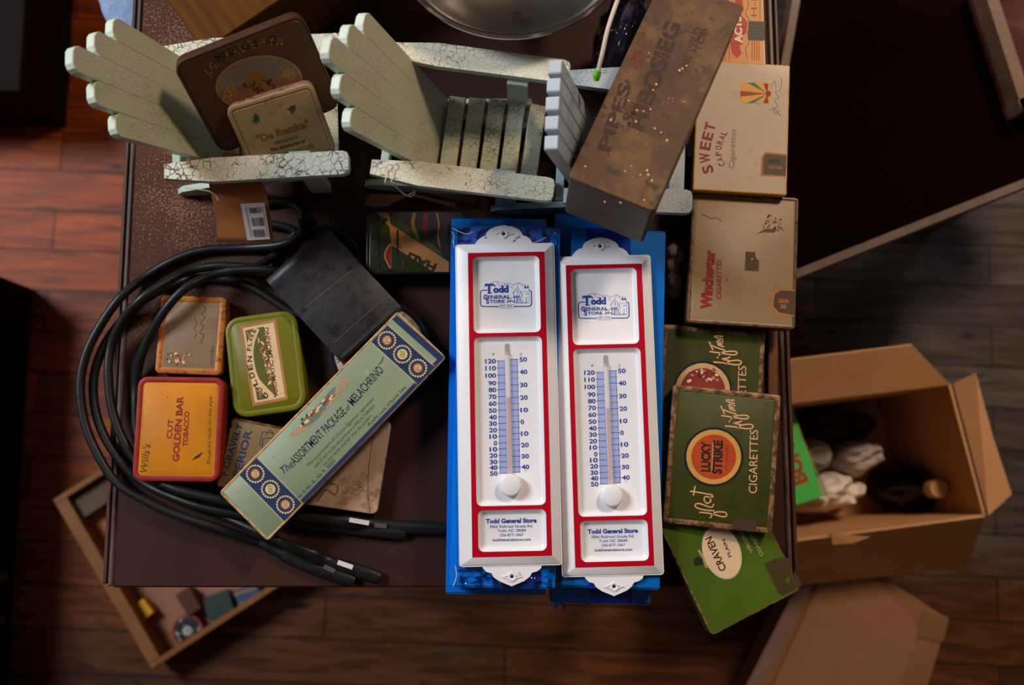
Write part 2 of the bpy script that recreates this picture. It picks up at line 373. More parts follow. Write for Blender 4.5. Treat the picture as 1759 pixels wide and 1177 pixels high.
# ------------------------------------------------------------------ little slatted chairs
def paint_mat(name, base, crack, sc, thr, patch_lo, patch_hi, tint=None):
    m = bpy.data.materials.new(name); m.use_nodes = True; nt = m.node_tree; N = nt.nodes; L = nt.links; b = N['Principled BSDF']
    tc = N.new('ShaderNodeTexCoord'); n0 = N.new('ShaderNodeTexNoise'); n0.inputs['Scale'].default_value = sc*.9; n0.inputs['Detail'].default_value = 3; L.new(tc.outputs['Object'], n0.inputs['Vector'])
    vm = N.new('ShaderNodeVectorMath'); vm.operation = 'MULTIPLY_ADD'; L.new(n0.outputs['Color'], vm.inputs[0]); vm.inputs[1].default_value = (.009, .009, .009); L.new(tc.outputs['Object'], vm.inputs[2])
    v = N.new('ShaderNodeTexVoronoi'); v.feature = 'DISTANCE_TO_EDGE'; v.inputs['Scale'].default_value = sc; L.new(vm.outputs[0], v.inputs['Vector'])
    n1 = N.new('ShaderNodeTexNoise'); n1.inputs['Scale'].default_value = 22; n1.inputs['Detail'].default_value = 4; L.new(tc.outputs['Object'], n1.inputs['Vector'])
    th = N.new('ShaderNodeMapRange'); th.inputs[1].default_value = patch_lo; th.inputs[2].default_value = patch_hi; th.inputs[3].default_value = 0; th.inputs[4].default_value = thr; L.new(n1.outputs[0], th.inputs[0])
    lt = N.new('ShaderNodeMath'); lt.operation = 'LESS_THAN'; L.new(v.outputs['Distance'], lt.inputs[0]); L.new(th.outputs[0], lt.inputs[1])
    n2 = N.new('ShaderNodeTexNoise'); n2.inputs['Scale'].default_value = 500; n2.inputs['Detail'].default_value = 3; L.new(tc.outputs['Object'], n2.inputs['Vector'])
    r2 = N.new('ShaderNodeMapRange'); r2.inputs[1].default_value = .3; r2.inputs[2].default_value = .62; L.new(n2.outputs[0], r2.inputs[0])
    a = N.new('ShaderNodeMix'); a.data_type = 'RGBA'; L.new(r2.outputs[0], a.inputs[0]); c = lin(base); a.inputs[6].default_value = tuple(x*.72 for x in c[:3])+(1,); a.inputs[7].default_value = c
    if tint:
        n3 = N.new('ShaderNodeTexNoise'); n3.inputs['Scale'].default_value = 14; L.new(tc.outputs['Object'], n3.inputs['Vector']); r3 = N.new('ShaderNodeMapRange'); r3.inputs[1].default_value = .42; r3.inputs[2].default_value = .6; L.new(n3.outputs[0], r3.inputs[0])
        t = N.new('ShaderNodeMix'); t.data_type = 'RGBA'; L.new(r3.outputs[0], t.inputs[0]); L.new(a.outputs[2], t.inputs[6]); t.inputs[7].default_value = lin(tint); asrc = t.outputs[2]
    else: asrc = a.outputs[2]
    x = N.new('ShaderNodeMix'); x.data_type = 'RGBA'; L.new(lt.outputs[0], x.inputs[0]); L.new(asrc, x.inputs[6]); x.inputs[7].default_value = lin(crack); L.new(x.outputs[2], b.inputs['Base Color'])
    bp = N.new('ShaderNodeBump'); bp.inputs['Strength'].default_value = .5; bp.inputs['Distance'].default_value = .0004; bp.invert = True; L.new(lt.outputs[0], bp.inputs['Height']); L.new(bp.outputs[0], b.inputs['Normal'])
    b.inputs['Roughness'].default_value = .55
    return m
crk = paint_mat('crackled_pale_paint', (214, 212, 194), (112, 110, 84), 150, .045, .36, .62)
crk_bold = paint_mat('boldly_crackled_paint', (214, 212, 198), (88, 90, 66), 130, .06, .36, .56)
slatp = paint_mat('speckled_green_paint', (176, 172, 150), (118, 116, 90), 330, .035, .5, .7, tint=(164, 166, 136))
seatp = paint_mat('crackled_green_paint', (186, 188, 166), (98, 100, 74), 230, .08, .34, .6)
bluep = paint_mat('speckled_blue_grey_paint', (172, 182, 192), (52, 70, 84), 320, .10, .44, .7, tint=(150, 166, 178))
legp = mat('pale_green_edge_paint', (178, 194, 178), rough=.5, vary=.15)
legb = mat('grey_blue_edge_paint', (128, 146, 158), rough=.5, vary=.15)
def make_chair(label, loc, rz, base=(-.026, .047), tip=(-.112, .238), wb=.0156, wt=.0221, lens=(.785, .895, 1, .895, .80), fan=.0232, arm=(-.075, .098), back=slatp, seat=seatp, armm=crk, legm=legp, tipm=None, yo=.004, th=.0092, tcham=.006, ay=.058, sx0=0, group='miniature slatted garden chairs'):
    tipm = tipm or mat('pale_mint_edge_paint', (206, 218, 202), rough=.45, vary=.08)
    root = empty('miniature_garden_chair', label, 'chair', loc=(loc[0], loc[1], Z0), rz=R(rz), group=group)
    bx, bz = base; tx, tz = tip
    d = Vector((tx-bx, 0, tz-bz)); Lb = d.length; d.normalize(); nrm = Vector((d.z, 0, -d.x))
    for i in range(5):                                   # back slats, a fan
        k = i-2; yb = k*wb*1.02; yt = k*fan+k*k*k*0; L = Lb*lens[i]
        a = math.atan2(yt-yb, Lb)
        M = Matrix.Translation((bx, yb+yo, bz)) @ Matrix((Vector((0, 1, 0)), d, nrm)).transposed().to_4x4() @ Matrix.Rotation(-a, 4, 'Z')
        hb, ht = wb/2, (wb+(wt-wb)*lens[i])/2*(1.03 if k == 0 and fan > .02 else 1); c = tcham
        pts = [(-hb, -.012), (hb, -.012), (ht, L-c), (ht-c*.35, L-c*.35), (ht-c, L), (-ht+c, L), (-ht+c*.35, L-c*.35), (-ht, L-c)]
        b = bmesh.new(); prism(b, pts, -th/2, th/2, .0007, M, [1, 1, 1, 0]); obj('back_slat', b, [back, tipm], root, angle=25)
    for i in range(5):
        x = -.0105+i*.0203+sx0; z = .054+.010*min(i, 3)/3-(.004 if i == 4 else 0)
        M = Matrix.Translation((x, yo, z)) @ Matrix.Rotation(R(-3 if i < 4 else 14), 4, 'Y')
        b = bmesh.new(); box(b, -.0083, .0083, -.040, .040, -.003, .003, .0007, M); obj('seat_slat', b, seat, root, angle=25)
    for s in (-1, 1):
        y = s*ay; x0, x1 = arm
        pts = [(x0, y-.007), (x0+.045, y-.0125 if s < 0 else y-.011), (x1-.006, y-.0115), (x1-.0015, y-.010), (x1, y-.006), (x1, y+.006), (x1-.0015, y+.010), (x1-.006, y+.0115), (x0+.045, y+.011 if s < 0 else y+.0125), (x0, y+.007)]
        b = bmesh.new(); prism(b, pts, .112, .120, .0008, None, [1, 1, 1, 0]); obj('armrest', b, [armm, legm], root, angle=25)
        b = bmesh.new(); box(b, .040, .060, s*(ay-.0115)-.0045, s*(ay-.0115)+.0045, 0, .1118, .0008); obj('front_leg', b, legm, root, angle=25)
        M = Matrix.Translation((-.018, s*.0435, .028)) @ Matrix.Rotation(R(-16), 4, 'Y')
        b = bmesh.new(); prism(b, [(-.085, -.010), (-.078, -.014), (.06, -.009), (.088, .004), (.09, .018), (-.075, .008), (-.084, .002)], -.0032, .0032, .0006, M @ Matrix.Rotation(R(90), 4, 'X')); obj('seat_rail', b, legm, root, angle=25)
    # bar behind the back that carries the armrests
    xb = bx+(tx-bx)*((.108-bz)/(tz-bz))-.0125
    b = bmesh.new(); box(b, xb-.004, xb+.004, -ay, ay, .100, .1118, .0008); obj('back_bar', b, legm, root, angle=25)
    b = bmesh.new(); box(b, bx-.013, bx-.006, -.041, .041, .040, .052, .0006); obj('back_bar', b, legm, root, angle=25)
    return root
make_chair('pale green slatted toy chair at left, holding two tins', (-.253, .3415), 3, armm=crk_bold)
make_chair('pale green slatted toy chair with an empty seat', (-.050, .332), -7.5, tip=(-.106, .236))
make_chair('blue-grey slatted toy chair half covered by the long rusty tin', (.079, .3127), -3, base=(-.002, .047), tip=(-.0445, .200), wb=.0156, wt=.0130, yo=0, tipm=mat('pale_blue_edge_paint', (184, 194, 206), rough=.45, vary=.1), lens=(.985, .995, 1, .995, .985), fan=.0170, arm=(-.028, .092), ay=.0575, sx0=.014, back=bluep, seat=bluep, armm=bluep, legm=legb, th=.012, tcham=.0018)
# ------------------------------------------------------------------ tins
rust = (58, 36, 24)
edge_rust = mat('rubbed_rusty_edge', (128, 86, 50), rough=.5, metal=.2, vary=.4, vary_scale=120, wear=(60, 36, 24), wear_amt=.52, wear_scale=220, bump=.3)
# yellow tin, red rim
m_y = mat('yellow_tin_paint', (196, 122, 0), rough=.55, vary=.2, vary_scale=18, wear=(150, 92, 20), wear_amt=.33, wear_scale=90, spots=(90, 60, 20), spot_scale=200, spot_amt=.70)
m_r = mat('red_tin_paint', (140, 30, 10), rough=.5, vary=.3, vary_scale=60, spots=(60, 24, 14), spot_scale=300, spot_amt=.66)
s, p = tin('tobacco_tin', 'yellow tobacco tin with red rim and red lettering', 'tin', [(236, 645), (383, 650), (379, 827), (227, 828)], .033, .021, .010, m_y, m_r, m_r, rimw=.0052)
red = ink('dark_red', (128, 22, 20)); blk = ink('black', (34, 26, 20)); 
p.text('CUT', (295, 754), (298, 720), 9, red, .02); p.text('GOLDEN BAR', (307, 793), (315, 681), 10.5, red, .03); p.text('TOBACCO', (322, 767), (325, 707), 8, red, .03)
p.text("Wills's", (252, 812), (259, 763), 12, ink('faded_black', (60, 44, 16), .42), .0, .25); p.text('Prepared ready for the pipe.', (361, 797), (364, 680), 6, ink('faded_black', (60, 44, 16), .42), 0, .2)
p.poly([(329, 792), (336, 784), (349, 776), (343, 785)], blk)
p.done()
# small grey and orange tin
m_or = mat('orange_rubbed_tin', (176, 104, 36), rough=.42, metal=.15, vary=.35, vary_scale=60, wear=(64, 38, 20), wear_amt=.42, wear_scale=110)
m_gr = mat('taupe_tin_paint', (132, 110, 88), rough=.5, vary=.18, vary_scale=25, spots=(220, 200, 170), spot_scale=200, spot_amt=.76, wear=(92, 72, 52), wear_amt=.34, wear_scale=80)
s, p = tin('cigarette_tin', 'small taupe and orange tin touching the top of the yellow tin', 'tin', [(273, 507), (386, 510), (383, 646), (269, 640)], .020, .018, .005, m_gr, m_or, m_or, rimw=.0058)
g = ink('brown_script', (78, 56, 40), .4)
p.line([(345, 590), (350, 575), (343, 572), (350, 560), (344, 556), (352, 545), (346, 540), (353, 532), (349, 524)], g, 1.4, 4)
p.line([(334, 582), (338, 570), (333, 565), (338, 556), (334, 548)], g, 1.2, 4); p.text('MIXTURE', (366, 628), (368, 595), 4, g)
rd = random.Random(4)
for k in range(46):
    a = rd.uniform(0, 6.28); q = rd.random()**.5; c = (306+20*q*math.cos(a), 614+13*q*math.sin(a))
    p.ell(c, rd.uniform(1, 3), rd.uniform(1, 2.4), ink(*rd.choice([('cream', (214, 184, 140)), ('orange', (190, 104, 40)), ('forest', (40, 74, 52)), ('brown', (110, 60, 40))])), rot=rd.uniform(0, 180), n=10)
p.done()
# olive tin
m_ol = mat('olive_tin_paint', (104, 104, 8), rough=.45, vary=.15, vary_scale=14, spots=(66, 60, 12), spot_scale=180, spot_amt=.74, wear=(108, 104, 18), wear_amt=.35, wear_scale=60)
s, p = tin('tobacco_tin', 'olive green tin with rounded corners and a framed leafy label', 'tin', [(381, 548), (507, 531), (530, 702), (404, 720)], .024, .022, .0155, m_ol, m_ol, m_ol, rimw=.005, bev=.0022)
cr = ink('cream', (218, 190, 158), .3, 400); br_ = ink('tan', (168, 112, 70), .3); og = ink('olive_ink', (84, 88, 14), .2)
p.poly([(412, 560), (474, 548), (495, 686), (434, 698)], br_); p.lay = 1
p.poly([(417, 564), (470, 554), (490, 682), (438, 692)], cr); p.lay = 2
p.poly([(421, 568), (453, 561), (475, 682), (442, 688)], og); p.lay = 3
p.line([(440, 564), (431, 590), (430, 618), (438, 650), (452, 668), (468, 684)], cr, 12, 6); p.lay = 4
p.arc('GOLDEN', [(464, 681), (444, 662), (434, 632), (433, 610)], 8, ink('olive_dark', (60, 44, 16), .1), .03, .75)
p.arc('FLAKE', [(431, 604), (433, 588), (441, 566)], 7, ink('olive_dark', (60, 44, 16), .1), .03, .75)
for k in range(34):
    t = k/33; c = (448+16*t+rd.uniform(-7, 7), 580+80*t+rd.uniform(-3, 3))
    p.ell(c, rd.uniform(3, 5.5), rd.uniform(1, 1.8), rd.choice([cr, br_, ink('brown', (110, 60, 40))]), rot=rd.uniform(30, 150), n=12)
for c in ((426, 574), (429, 580), (447, 678), (444, 672)):
    p.ell(c, 5, 1.6, br_, rot=rd.uniform(20, 120), n=12)
p.text('AROMATIC SMOKING', (478, 680), (461, 562), 8, ink('brown', (110, 60, 40)), .02)
p.done()
# grey-brown tin under the long blue one
m_gv = mat('drab_tin_paint', (122, 98, 64), rough=.5, vary=.2, vary_scale=25, spots=(60, 46, 32), spot_scale=240, spot_amt=.68)
s, p = tin('plug_tobacco_tin', 'drab brown tin with navy capital letters under the long blue tin', 'tin', [(400, 716), (524, 742), (494, 862), (369, 836)], .018, .016, .004, m_gv, edge_rust, m_gv, rimw=.002)
nv = ink('navy', (44, 50, 78), .36)
p.text('F.GRAVELY', (390, 818), (417, 728), 11, nv, .03); p.text('SUPERIOR', (404, 850), (433, 740), 12, nv, .03)
p.line([(446, 766), (451, 742), (468, 744), (470, 752), (452, 754), (450, 770)], nv, 1.6); p.line([(456, 748), (464, 738), (470, 745)], nv, 1.5)
p.done()
# cream tin below
m_cm = mat('ivory_tin_paint', (176, 146, 122), rough=.42, vary=.14, vary_scale=22, wear=(128, 96, 64), wear_amt=.40, wear_scale=34)
s, p = tin('cigarette_tin', 'cream pocket tin with rounded corner under the long blue tin', 'tin', [(514, 702), (668, 722), (652, 886), (497, 862)], .0155, .0135, .006, m_cm, m_cm, mat('steel_blue_side', (84, 84, 96), rough=.4), rimw=.002, emboss=0)
bn = ink('umber', (112, 78, 50), .44)
p.line([(636, 880), (632, 850), (634, 800), (642, 740)], ink('brown_line', (80, 40, 30), .1), 1.0, 4); p.line([(597, 842), (611, 831), (625, 841), (611, 852)], bn, 1.2, closed=True); p.text('A&C', (604, 845), (619, 843), 6, bn)
p.line([(545, 862), (560, 842), (575, 850), (580, 836), (566, 830)], bn, 2.5, 5)
p.done()
# long blue-green tin
m_mg = mat('sage_tin_paint', (128, 142, 116), rough=.42, vary=.10, vary_scale=16, spots=(70, 62, 48), spot_scale=230, spot_amt=.72, wear=(176, 164, 134), wear_amt=.33, wear_scale=60)
m_nv = mat('navy_rim_paint', (34, 48, 72), rough=.4, vary=.3, vary_scale=60, wear=(150, 108, 66), wear_amt=.38, wear_scale=160)
m_go = mat('tan_bare_edge', (196, 148, 92), rough=.45, vary=.3, vary_scale=120, wear=(80, 52, 34), wear_amt=.40, wear_scale=200)
s, p = tin('long_cigarette_tin', 'long sage green tin lying diagonally with navy crest bands at both ends', 'tin', [(376, 845), (682, 536), (768, 612), (459, 932)], .044, .023, .0035, m_mg, m_go, m_nv, rimw=.0016, bev=.0012)
def lerp2(a, b, t): return (a[0]+(b[0]-a[0])*t, a[1]+(b[1]-a[1])*t)
A, B, C_, D = (376, 845), (682, 536), (768, 612), (459, 932)
def q_(x, y): return lerp2(lerp2(A, B, x), lerp2(D, C_, x), y)          # x along, y across
nvy = ink('navy_band', (30, 44, 84), .16); gd = ink('pale_gold', (206, 186, 132), .3); rdd = ink('brick', (150, 62, 44), .3); dk_i = ink('ink_blue', (36, 46, 62), .3)
for x0, x1 in ((.105, .20), (.845, .935)):
    p.lay = 0; p.poly([q_(x0, .04), q_(x1, .04), q_(x1, .965), q_(x0, .965)], nvy)
    p.lay = 1; p.line([q_(x0-.004, .03), q_(x0-.004, .97)], gd, .8); p.line([q_(x1+.004, .03), q_(x1+.004, .97)], gd, .8)
    for j, yy in enumerate((.19, .5, .81)):
        c = q_((x0+x1)/2, yy); p.lay = 1
        for k in range(20): p.ell((c[0]+14.5*math.cos(k*.314), c[1]+14.5*math.sin(k*.314)), 1.9, 1.9, gd, n=8)
        p.ell(c, 9, 9, rdd if j != 1 else gd, n=20); p.lay = 2; p.ell(c, 6.5, 7, gd, n=16)
        p.lay = 3
        for k in range(4): p.line([(c[0]-4+rd.uniform(-1, 1), c[1]-5+k*3), (c[0]+4, c[1]-4+k*3+rd.uniform(-1, 1))], rdd if k % 2 else dk_i, 1.0)
p.lay = 0; p.poly([q_(.205, .925), q_(.985, .925), q_(.985, .985), q_(.205, .985)], nvy)
p.poly([q_(.965, .03), q_(.99, .03), q_(.99, .97), q_(.965, .97)], nvy)
p.text('The', (488, 815), (506, 800), 13, dk_i, .0, .35); p.text('ASSORTMENT PACKAGE', (507, 800), (596, 709), 15, dk_i, .01); p.text('of', (597, 707), (604, 699), 9, dk_i, 0, .3); p.text('MELACHRINO', (607, 698), (660, 637), 15, dk_i, .01)
for a, bb_, tx in (((530, 802), (643, 686), 'The assortment of choice Egyptian cigarettes'), ((542, 804), (645, 698), 'and Z will in this Assortment a MELACHRINO'), ((558, 800), (640, 715), 'to the taste and tip that he prefers')):
    p.text(tx, a, bb_, 5.5, ink('ink_blue_fine', (60, 74, 78), .36), 0, .25)
p.text('No. 4, No. 8,  No. 9,  SIZES', (512, 858), (577, 792), 5.5, dk_i); p.text('PLAIN, cork, STRAW TIPS', (635, 732), (699, 667), 5.5, dk_i)
p.poly([(497, 748), (522, 742), (560, 705), (592, 668), (596, 652), (588, 650), (578, 672), (552, 700), (520, 728)], ink('faded_rose', (176, 140, 112), .42), 4)
p.lay = 1; p.poly([(514, 733), (536, 728), (560, 700), (576, 668), (570, 668), (548, 694), (524, 718)], ink('grey_teal', (104, 120, 112), .3), 4); p.lay = 2
for k in range(26):
    t = k/25; c = (516+56*t+rd.uniform(-3, 3), 728-50*t+rd.uniform(-4, 4)); p.ell(c, rd.uniform(2, 4.6), rd.uniform(1.5, 3), ink(*rd.choice([('cream2', (220, 196, 140)), ('brick', (150, 62, 44)), ('slate', (60, 70, 84))])), rot=-45, n=9)
p.line([(650, 627), (656, 620), (658, 613)], blk, 1.2, 4)
p.done()
# black leather case
lea = mat('black_leather', (50, 48, 52), rough=.42, vary=.25, vary_scale=40, spots=(90, 74, 66), spot_scale=160, spot_amt=.79, bump=.4, wear=(34, 32, 36), wear_amt=.45)
s = Surf([(455, 482), (560, 389), (689, 528), (587, 622)], [.036, .036, .036, .036])
root = empty('leather_case', 'black leather cigar case with two slots, overlapping the cords', 'case', mw=s.M @ Matrix.Translation((0, 0, -.016)))
b = bmesh.new(); w, h = s.w, s.h; pts = []
prof = [(h/2+.001, .002), (h/2+.0025, .008), (h/2, .0145), (h/2-.004, .0175), (h/2-.009, .0178), (h/2-.015, .016), (0, .0155), (-h/2+.003, .0155), (-h/2, .014), (-h/2, .001), (-h/2+.002, 0), (h/2-.004, 0)]
rings = []
for x, k in ((-w/2, .0012), (-w/2+.001, 0), (w/2-.001, 0), (w/2, .0012)): rings.append([(x, y*(1-k*8), .008+(z-.008)*(1-k*60)) for y, z in prof])
loft(b, rings); obj('body', b, lea, root, angle=40)
b = bmesh.new(); box(b, -w/2+.003, w/2-.003, -h/2+.002, -h/2+.0055, .0153, .0161, .0003); obj('hem', b, lea, root)
p = Print(s, .0002); p.h = 0; seam = ink('seam_brown', (92, 74, 66), .1); holek = ink('slot_black', (8, 7, 7), .0)
p.line([(521, 530), (605, 464)], seam, 1.2); p.line([(572, 590), (657, 515)], seam, 1.0)
for c in ((521, 533), (600, 461)): p.poly([(c[0]-5, c[1]-2), (c[0]+4, c[1]-6), (c[0]+6, c[1]+1), (c[0]-3, c[1]+5)], holek)
p.lay = 0; o = p.build('seams_and_slots', root); o.location = (0, 0, .01575)
# pocket tin with HALF
m_pg = mat('deep_green_tin', (44, 56, 26), rough=.35, vary=.3, vary_scale=30, wear=(24, 28, 16), wear_amt=.42, wear_scale=50)
m_pb = mat('near_black_tin', (20, 20, 20), rough=.35, vary=.2)
s, p = tin('pocket_tobacco_tin', 'dark green pocket tin with a cream diagonal band reading HALF', 'tin', [(619, 364), (800, 362), (800, 470), (638, 472)], .024, .022, .008, m_pg, m_pb, m_pb, rimw=.0022)
p.poly([(671, 364), (795, 364), (795, 460), (783, 452)], ink('plum_black', (34, 24, 36), .1)); p.lay = 1
tanb = ink('tan_band', (150, 106, 60), .12)
p.poly([(650, 365), (667, 365), (671, 385), (771, 450), (771, 467), (744, 467), (672, 421), (669, 390), (652, 373)], tanb)
p.lay = 2; p.text('HALF', (751, 455), (697, 431), 14, blk, .05); p.text('AND', (693, 424), (681, 412), 7, blk); p.text('F', (667, 378), (658, 368), 8, blk, .05)
p.line([(683, 395), (683, 446)], ink('groove_black', (12, 14, 10), .0), 3.2); p.line([(692, 446), (692, 464)], ink('brown_line', (80, 40, 30), .1), 3)
p.poly([(672, 420), (663, 428), (660, 440), (664, 452), (672, 460)], ink('ring_cream', (190, 140, 70), .1), 4); p.lay = 3
p.poly([(672, 423), (665, 430), (662, 440), (666, 451), (672, 457)], ink('deep_red', (134, 28, 28), .1), 4)
p.line([(712, 366), (709, 385), (714, 400), (718, 412)], ink('dull_gold', (112, 88, 46), .34), 6, 4); p.line([(732, 366), (730, 390), (735, 405)], ink('maroon', (84, 26, 26), .3), 8, 4); p.line([(750, 366), (754, 385), (752, 405), (756, 425)], ink('dull_gold', (112, 88, 46), .34), 3, 4)
p.line([(650, 368), (652, 465)], ink('groove_black', (12, 14, 10), .0), 2)
p.done()
# brown tin and cream tin leaning in the left chair
m_bt = mat('chocolate_tin_paint', (80, 52, 34), rough=.42, vary=.2, vary_scale=20, spots=(60, 36, 24), spot_scale=160, spot_amt=.68)
m_bs = mat('brown_tin_edge', (76, 52, 40), rough=.35, metal=.2, vary=.3)
s, p = tin('tobacco_tin', 'large brown tin with an oval landscape picture, leaning in the left toy chair', 'tin', [(301, 110), (524, 20), (583, 186), (374, 268)], [.185, .185, .108, .108], .015, .012, m_bt, m_bs, m_bs, rimw=.0015, emboss=.0006)
gdk = ink('antique_gold', (156, 112, 40), .48, 260); bk2 = ink('worn_black', (36, 26, 20), .48)
p.arc('J.G. MADEWYN', [(358, 132), (392, 102), (440, 82), (488, 78)], 15, gdk, .02, .72); p.arc('NEGRO', [(372, 108), (410, 90), (452, 76), (480, 72)], 12, bk2, .05, .8)
p.lay = 1; p.ell((445, 143), 75, 47, ink('gold_line', (170, 124, 52), .1), rot=-8, ring=0); p.lay = 2
p.ell((445, 143), 73, 45, ink('sky_grey', (116, 104, 92), .06), rot=-8); p.lay = 3
p.poly([(374, 158), (400, 150), (430, 146), (470, 140), (512, 128), (516, 145), (500, 168), (450, 188), (400, 182), (380, 172)], ink('field_rose', (128, 84, 64), .2), 3); p.lay = 4
p.poly([(422, 138), (430, 125), (446, 122), (456, 130), (458, 150), (440, 156), (424, 156)], ink('hut_gold', (132, 88, 36), .15)); p.lay = 5
for k in range(26): p.ell((445+rd.uniform(-26, 26), 146+rd.uniform(-8, 16)), rd.uniform(1.5, 4), rd.uniform(1, 5), ink(*rd.choice([('dark_figure', (52, 38, 34)), ('plumred', (96, 44, 40)), ('grassy', (74, 68, 44))])), rot=rd.uniform(-20, 20), n=8)
for c in ((488, 118), (494, 126), (484, 125), (500, 130), (396, 152), (391, 162), (400, 158), (390, 170)): p.ell(c, 6, 6, ink('coin_gold', (166, 126, 60), .25), n=16, ring=1.8)
p.done()
m_dr = mat('parchment_tin_paint', (158, 132, 96), rough=.42, vary=.14, vary_scale=20, wear=(112, 86, 56), wear_amt=.36, wear_scale=44, spots=(60, 46, 32), spot_scale=230, spot_amt=.73)
m_de = mat('pinkish_bare_edge', (168, 132, 116), rough=.3, metal=.3, vary=.3, vary_scale=80, wear=(84, 60, 46), wear_amt=.45)
s, p = tin('cigarette_tin', 'parchment coloured cigarette tin in front of the brown oval-picture tin', 'tin', [(389, 188), (531, 141), (584, 262), (434, 304)], [.150, .150, .098, .098], .014, .008, m_dr, m_dr, m_de, rimw=.0035, emboss=.0006)
ol = ink('olive_gold', (120, 92, 34), .34); dg = ink('dark_green_ink', (58, 70, 44), .3)
p.text('"De Reszke"', (443, 245), (532, 217), 13, ol, .03); p.text('VIRGINIAS', (471, 249), (513, 237), 5.5, dg); p.text('The Aristocrat of', (466, 261), (526, 244), 6.5, blk, .02, .3); p.text('CIGARETTES', (478, 273), (540, 254), 7.5, ol, .03)
for c in ((440, 203), (502, 187)):
    p.ell(c, 5, 6, dg, n=10)
    for k in range(7): p.ell((c[0]+rd.uniform(-9, 9), c[1]+rd.uniform(-8, 8)), 3, 1.4, dg, rot=rd.uniform(0, 180), n=8)
p.done()
# long rusty tin
m_hp = mat('rust_brown_tin', (84, 56, 38), rough=.55, vary=.45, vary_scale=22, wear=(104, 74, 42), wear_amt=.45, wear_scale=26, spots=(56, 48, 34), spot_scale=70, spot_amt=.60, bump=.3)
m_he = mat('dark_tin_end', (64, 54, 42), rough=.45, vary=.3, vary_scale=40, wear=(40, 32, 26), wear_amt=.4)
s, p = tin('long_tobacco_tin', 'long rusty brown tin with faded lettering lying across the blue-grey toy chair', 'tin', [(1131, -45), (1275, 10), (1127, 364), (984, 308)], [.146, .151, .191, .186], .070, .004, m_hp, m_hp, m_he, rimw=.0012, lidh=.004, bev=.001, emboss=0)
fb = ink('faded_umber', (54, 30, 26), .44, 140)
p.text('PIPES', (1047, 262), (1085, 146), 21, fb, .04); p.text('HIBOSIEG', (1104, 226), (1170, 42), 27, fb, .05); p.text('ONE WILD', (1177, 131), (1207, 50), 14, fb, .03); p.text('TOB', (1203, 90), (1216, 50), 10, fb, .02)
p.text('&', (1085, 215), (1095, 190), 20, fb, .03)
p.ell((1096, 102), 12, 16, ink('faded_red_seal', (96, 40, 32), .48), rot=15)
p.done(); p = p.more(); pl = mat('rust_fleck', (222, 170, 120), rough=.5)
for k in range(34):
    t = rd.random(); v = 80+270*t**.7; L0 = 1130-.417*(v+45)+8; p.ell((L0+rd.uniform(0, 130), v+rd.uniform(0, 20)), *([rd.uniform(.6, 2.2)]*2), pl, n=7)
p.done('rust_flecks')['kind'] = 'stuff'
# orange card box and cream flat tin
m_ac = mat('salmon_card_box', (206, 150, 100), rough=.6, vary=.08, vary_scale=40)
m_aw = plain('white_card_edge', (206, 190, 172))
s, p = tin('card_box', 'salmon card box printed ACTS at the right table edge', 'box', [(1188, -120), (1316, -120), (1311, 250), (1183, 250)], .040, .038, .0015, m_ac, m_aw, m_aw, rimw=.0012, lidh=.03, bev=.0006, emboss=0)
rb = ink('brick_red', (172, 54, 40), .1); wi = ink('white_ink', (226, 208, 180), .1)
p.poly([(1264, -10), (1274, -4), (1278, 16), (1272, 24), (1284, 38), (1282, 56), (1275, 62), (1276, 76), (1270, 78), (1274, 92), (1266, 100), (1258, 92), (1253, 70), (1256, 40), (1262, 20)], rb); p.lay = 1
p.text('ACTS', (1275, 74), (1273, 28), 12, wi, .05)
p.line([(1281, -10), (1286, 10), (1281, 22), (1288, 40), (1284, 58), (1287, 72), (1281, 84), (1284, 100)], rb, 1.2, 3)
for k in range(4): p.line([(1292+4*k, 70), (1292+4*k, 104)], rb, 1.2)
p.text('H-H', (1300, 28), (1300, -14), 10, rb); p.text('LITTLE', (1246, 104), (1246, 78), 7, rb); p.line([(1306, -10), (1305, 34)], rb, .8); p.line([(1253, 104), (1252, 72)], rb, .8)
p.lay = 2; p.poly([(1286, 36), (1314, 37), (1313, 70), (1285, 69)], ink('grey_strap', (72, 66, 54), .0)); 
for k in range(5): p.lay = 3; p.line([(1286, 41+6*k), (1313, 42+6*k)], ink('strap_dark', (46, 42, 34), .0), 1)
p.done()
m_sc = mat('eggshell_tin_paint', (192, 172, 154), rough=.4, vary=.08, vary_scale=16, wear=(178, 150, 120), wear_amt=.36, wear_scale=26)
m_se = mat('amber_rubbed_edge', (204, 150, 62), rough=.4, vary=.25, vary_scale=90, wear=(110, 70, 40), wear_amt=.38, wear_scale=150)
s, p = tin('cigarette_tin', 'flat cream cigarette tin with a sunburst emblem, topmost in the right row', 'tin', [(1199, 104), (1359, 111), (1350, 337), (1189, 325)], .058, .016, .002, m_sc, m_se, m_se, rimw=.0015, bev=.0012, emboss=0)
mg = ink('magenta_red', (138, 24, 50), .22)
p.arc('SWEET', [(1226, 297), (1219, 262), (1230, 212)], 17, mg, .03, .84); p.arc('CAPORAL', [(1246, 285), (1239, 258), (1250, 226)], 10, mg, .02, .78); p.text('Cigarettes', (1261, 290), (1264, 222), 9, ink('soft_grey', (128, 104, 96), .34))
p.done(); p = p.more(); cx, cy = 1320, 161
p.poly([(1272, 143), (1296, 142), (1322, 143), (1325, 160), (1322, 178), (1296, 177), (1272, 175)], ink('sun_yellow', (226, 164, 60), .05)); p.lay = 1
for a, bb_, m in (((1272, 156), (1272, 166), rdd), ((1283, 142), (1296, 142), ink('teal', (60, 112, 120), .1)), ((1283, 177), (1296, 177), ink('teal', (60, 112, 120), .1)), ((1311, 143), (1320, 144), mg), ((1311, 177), (1320, 177), mg)): p.poly([a, bb_, (cx-2, cy)], m)
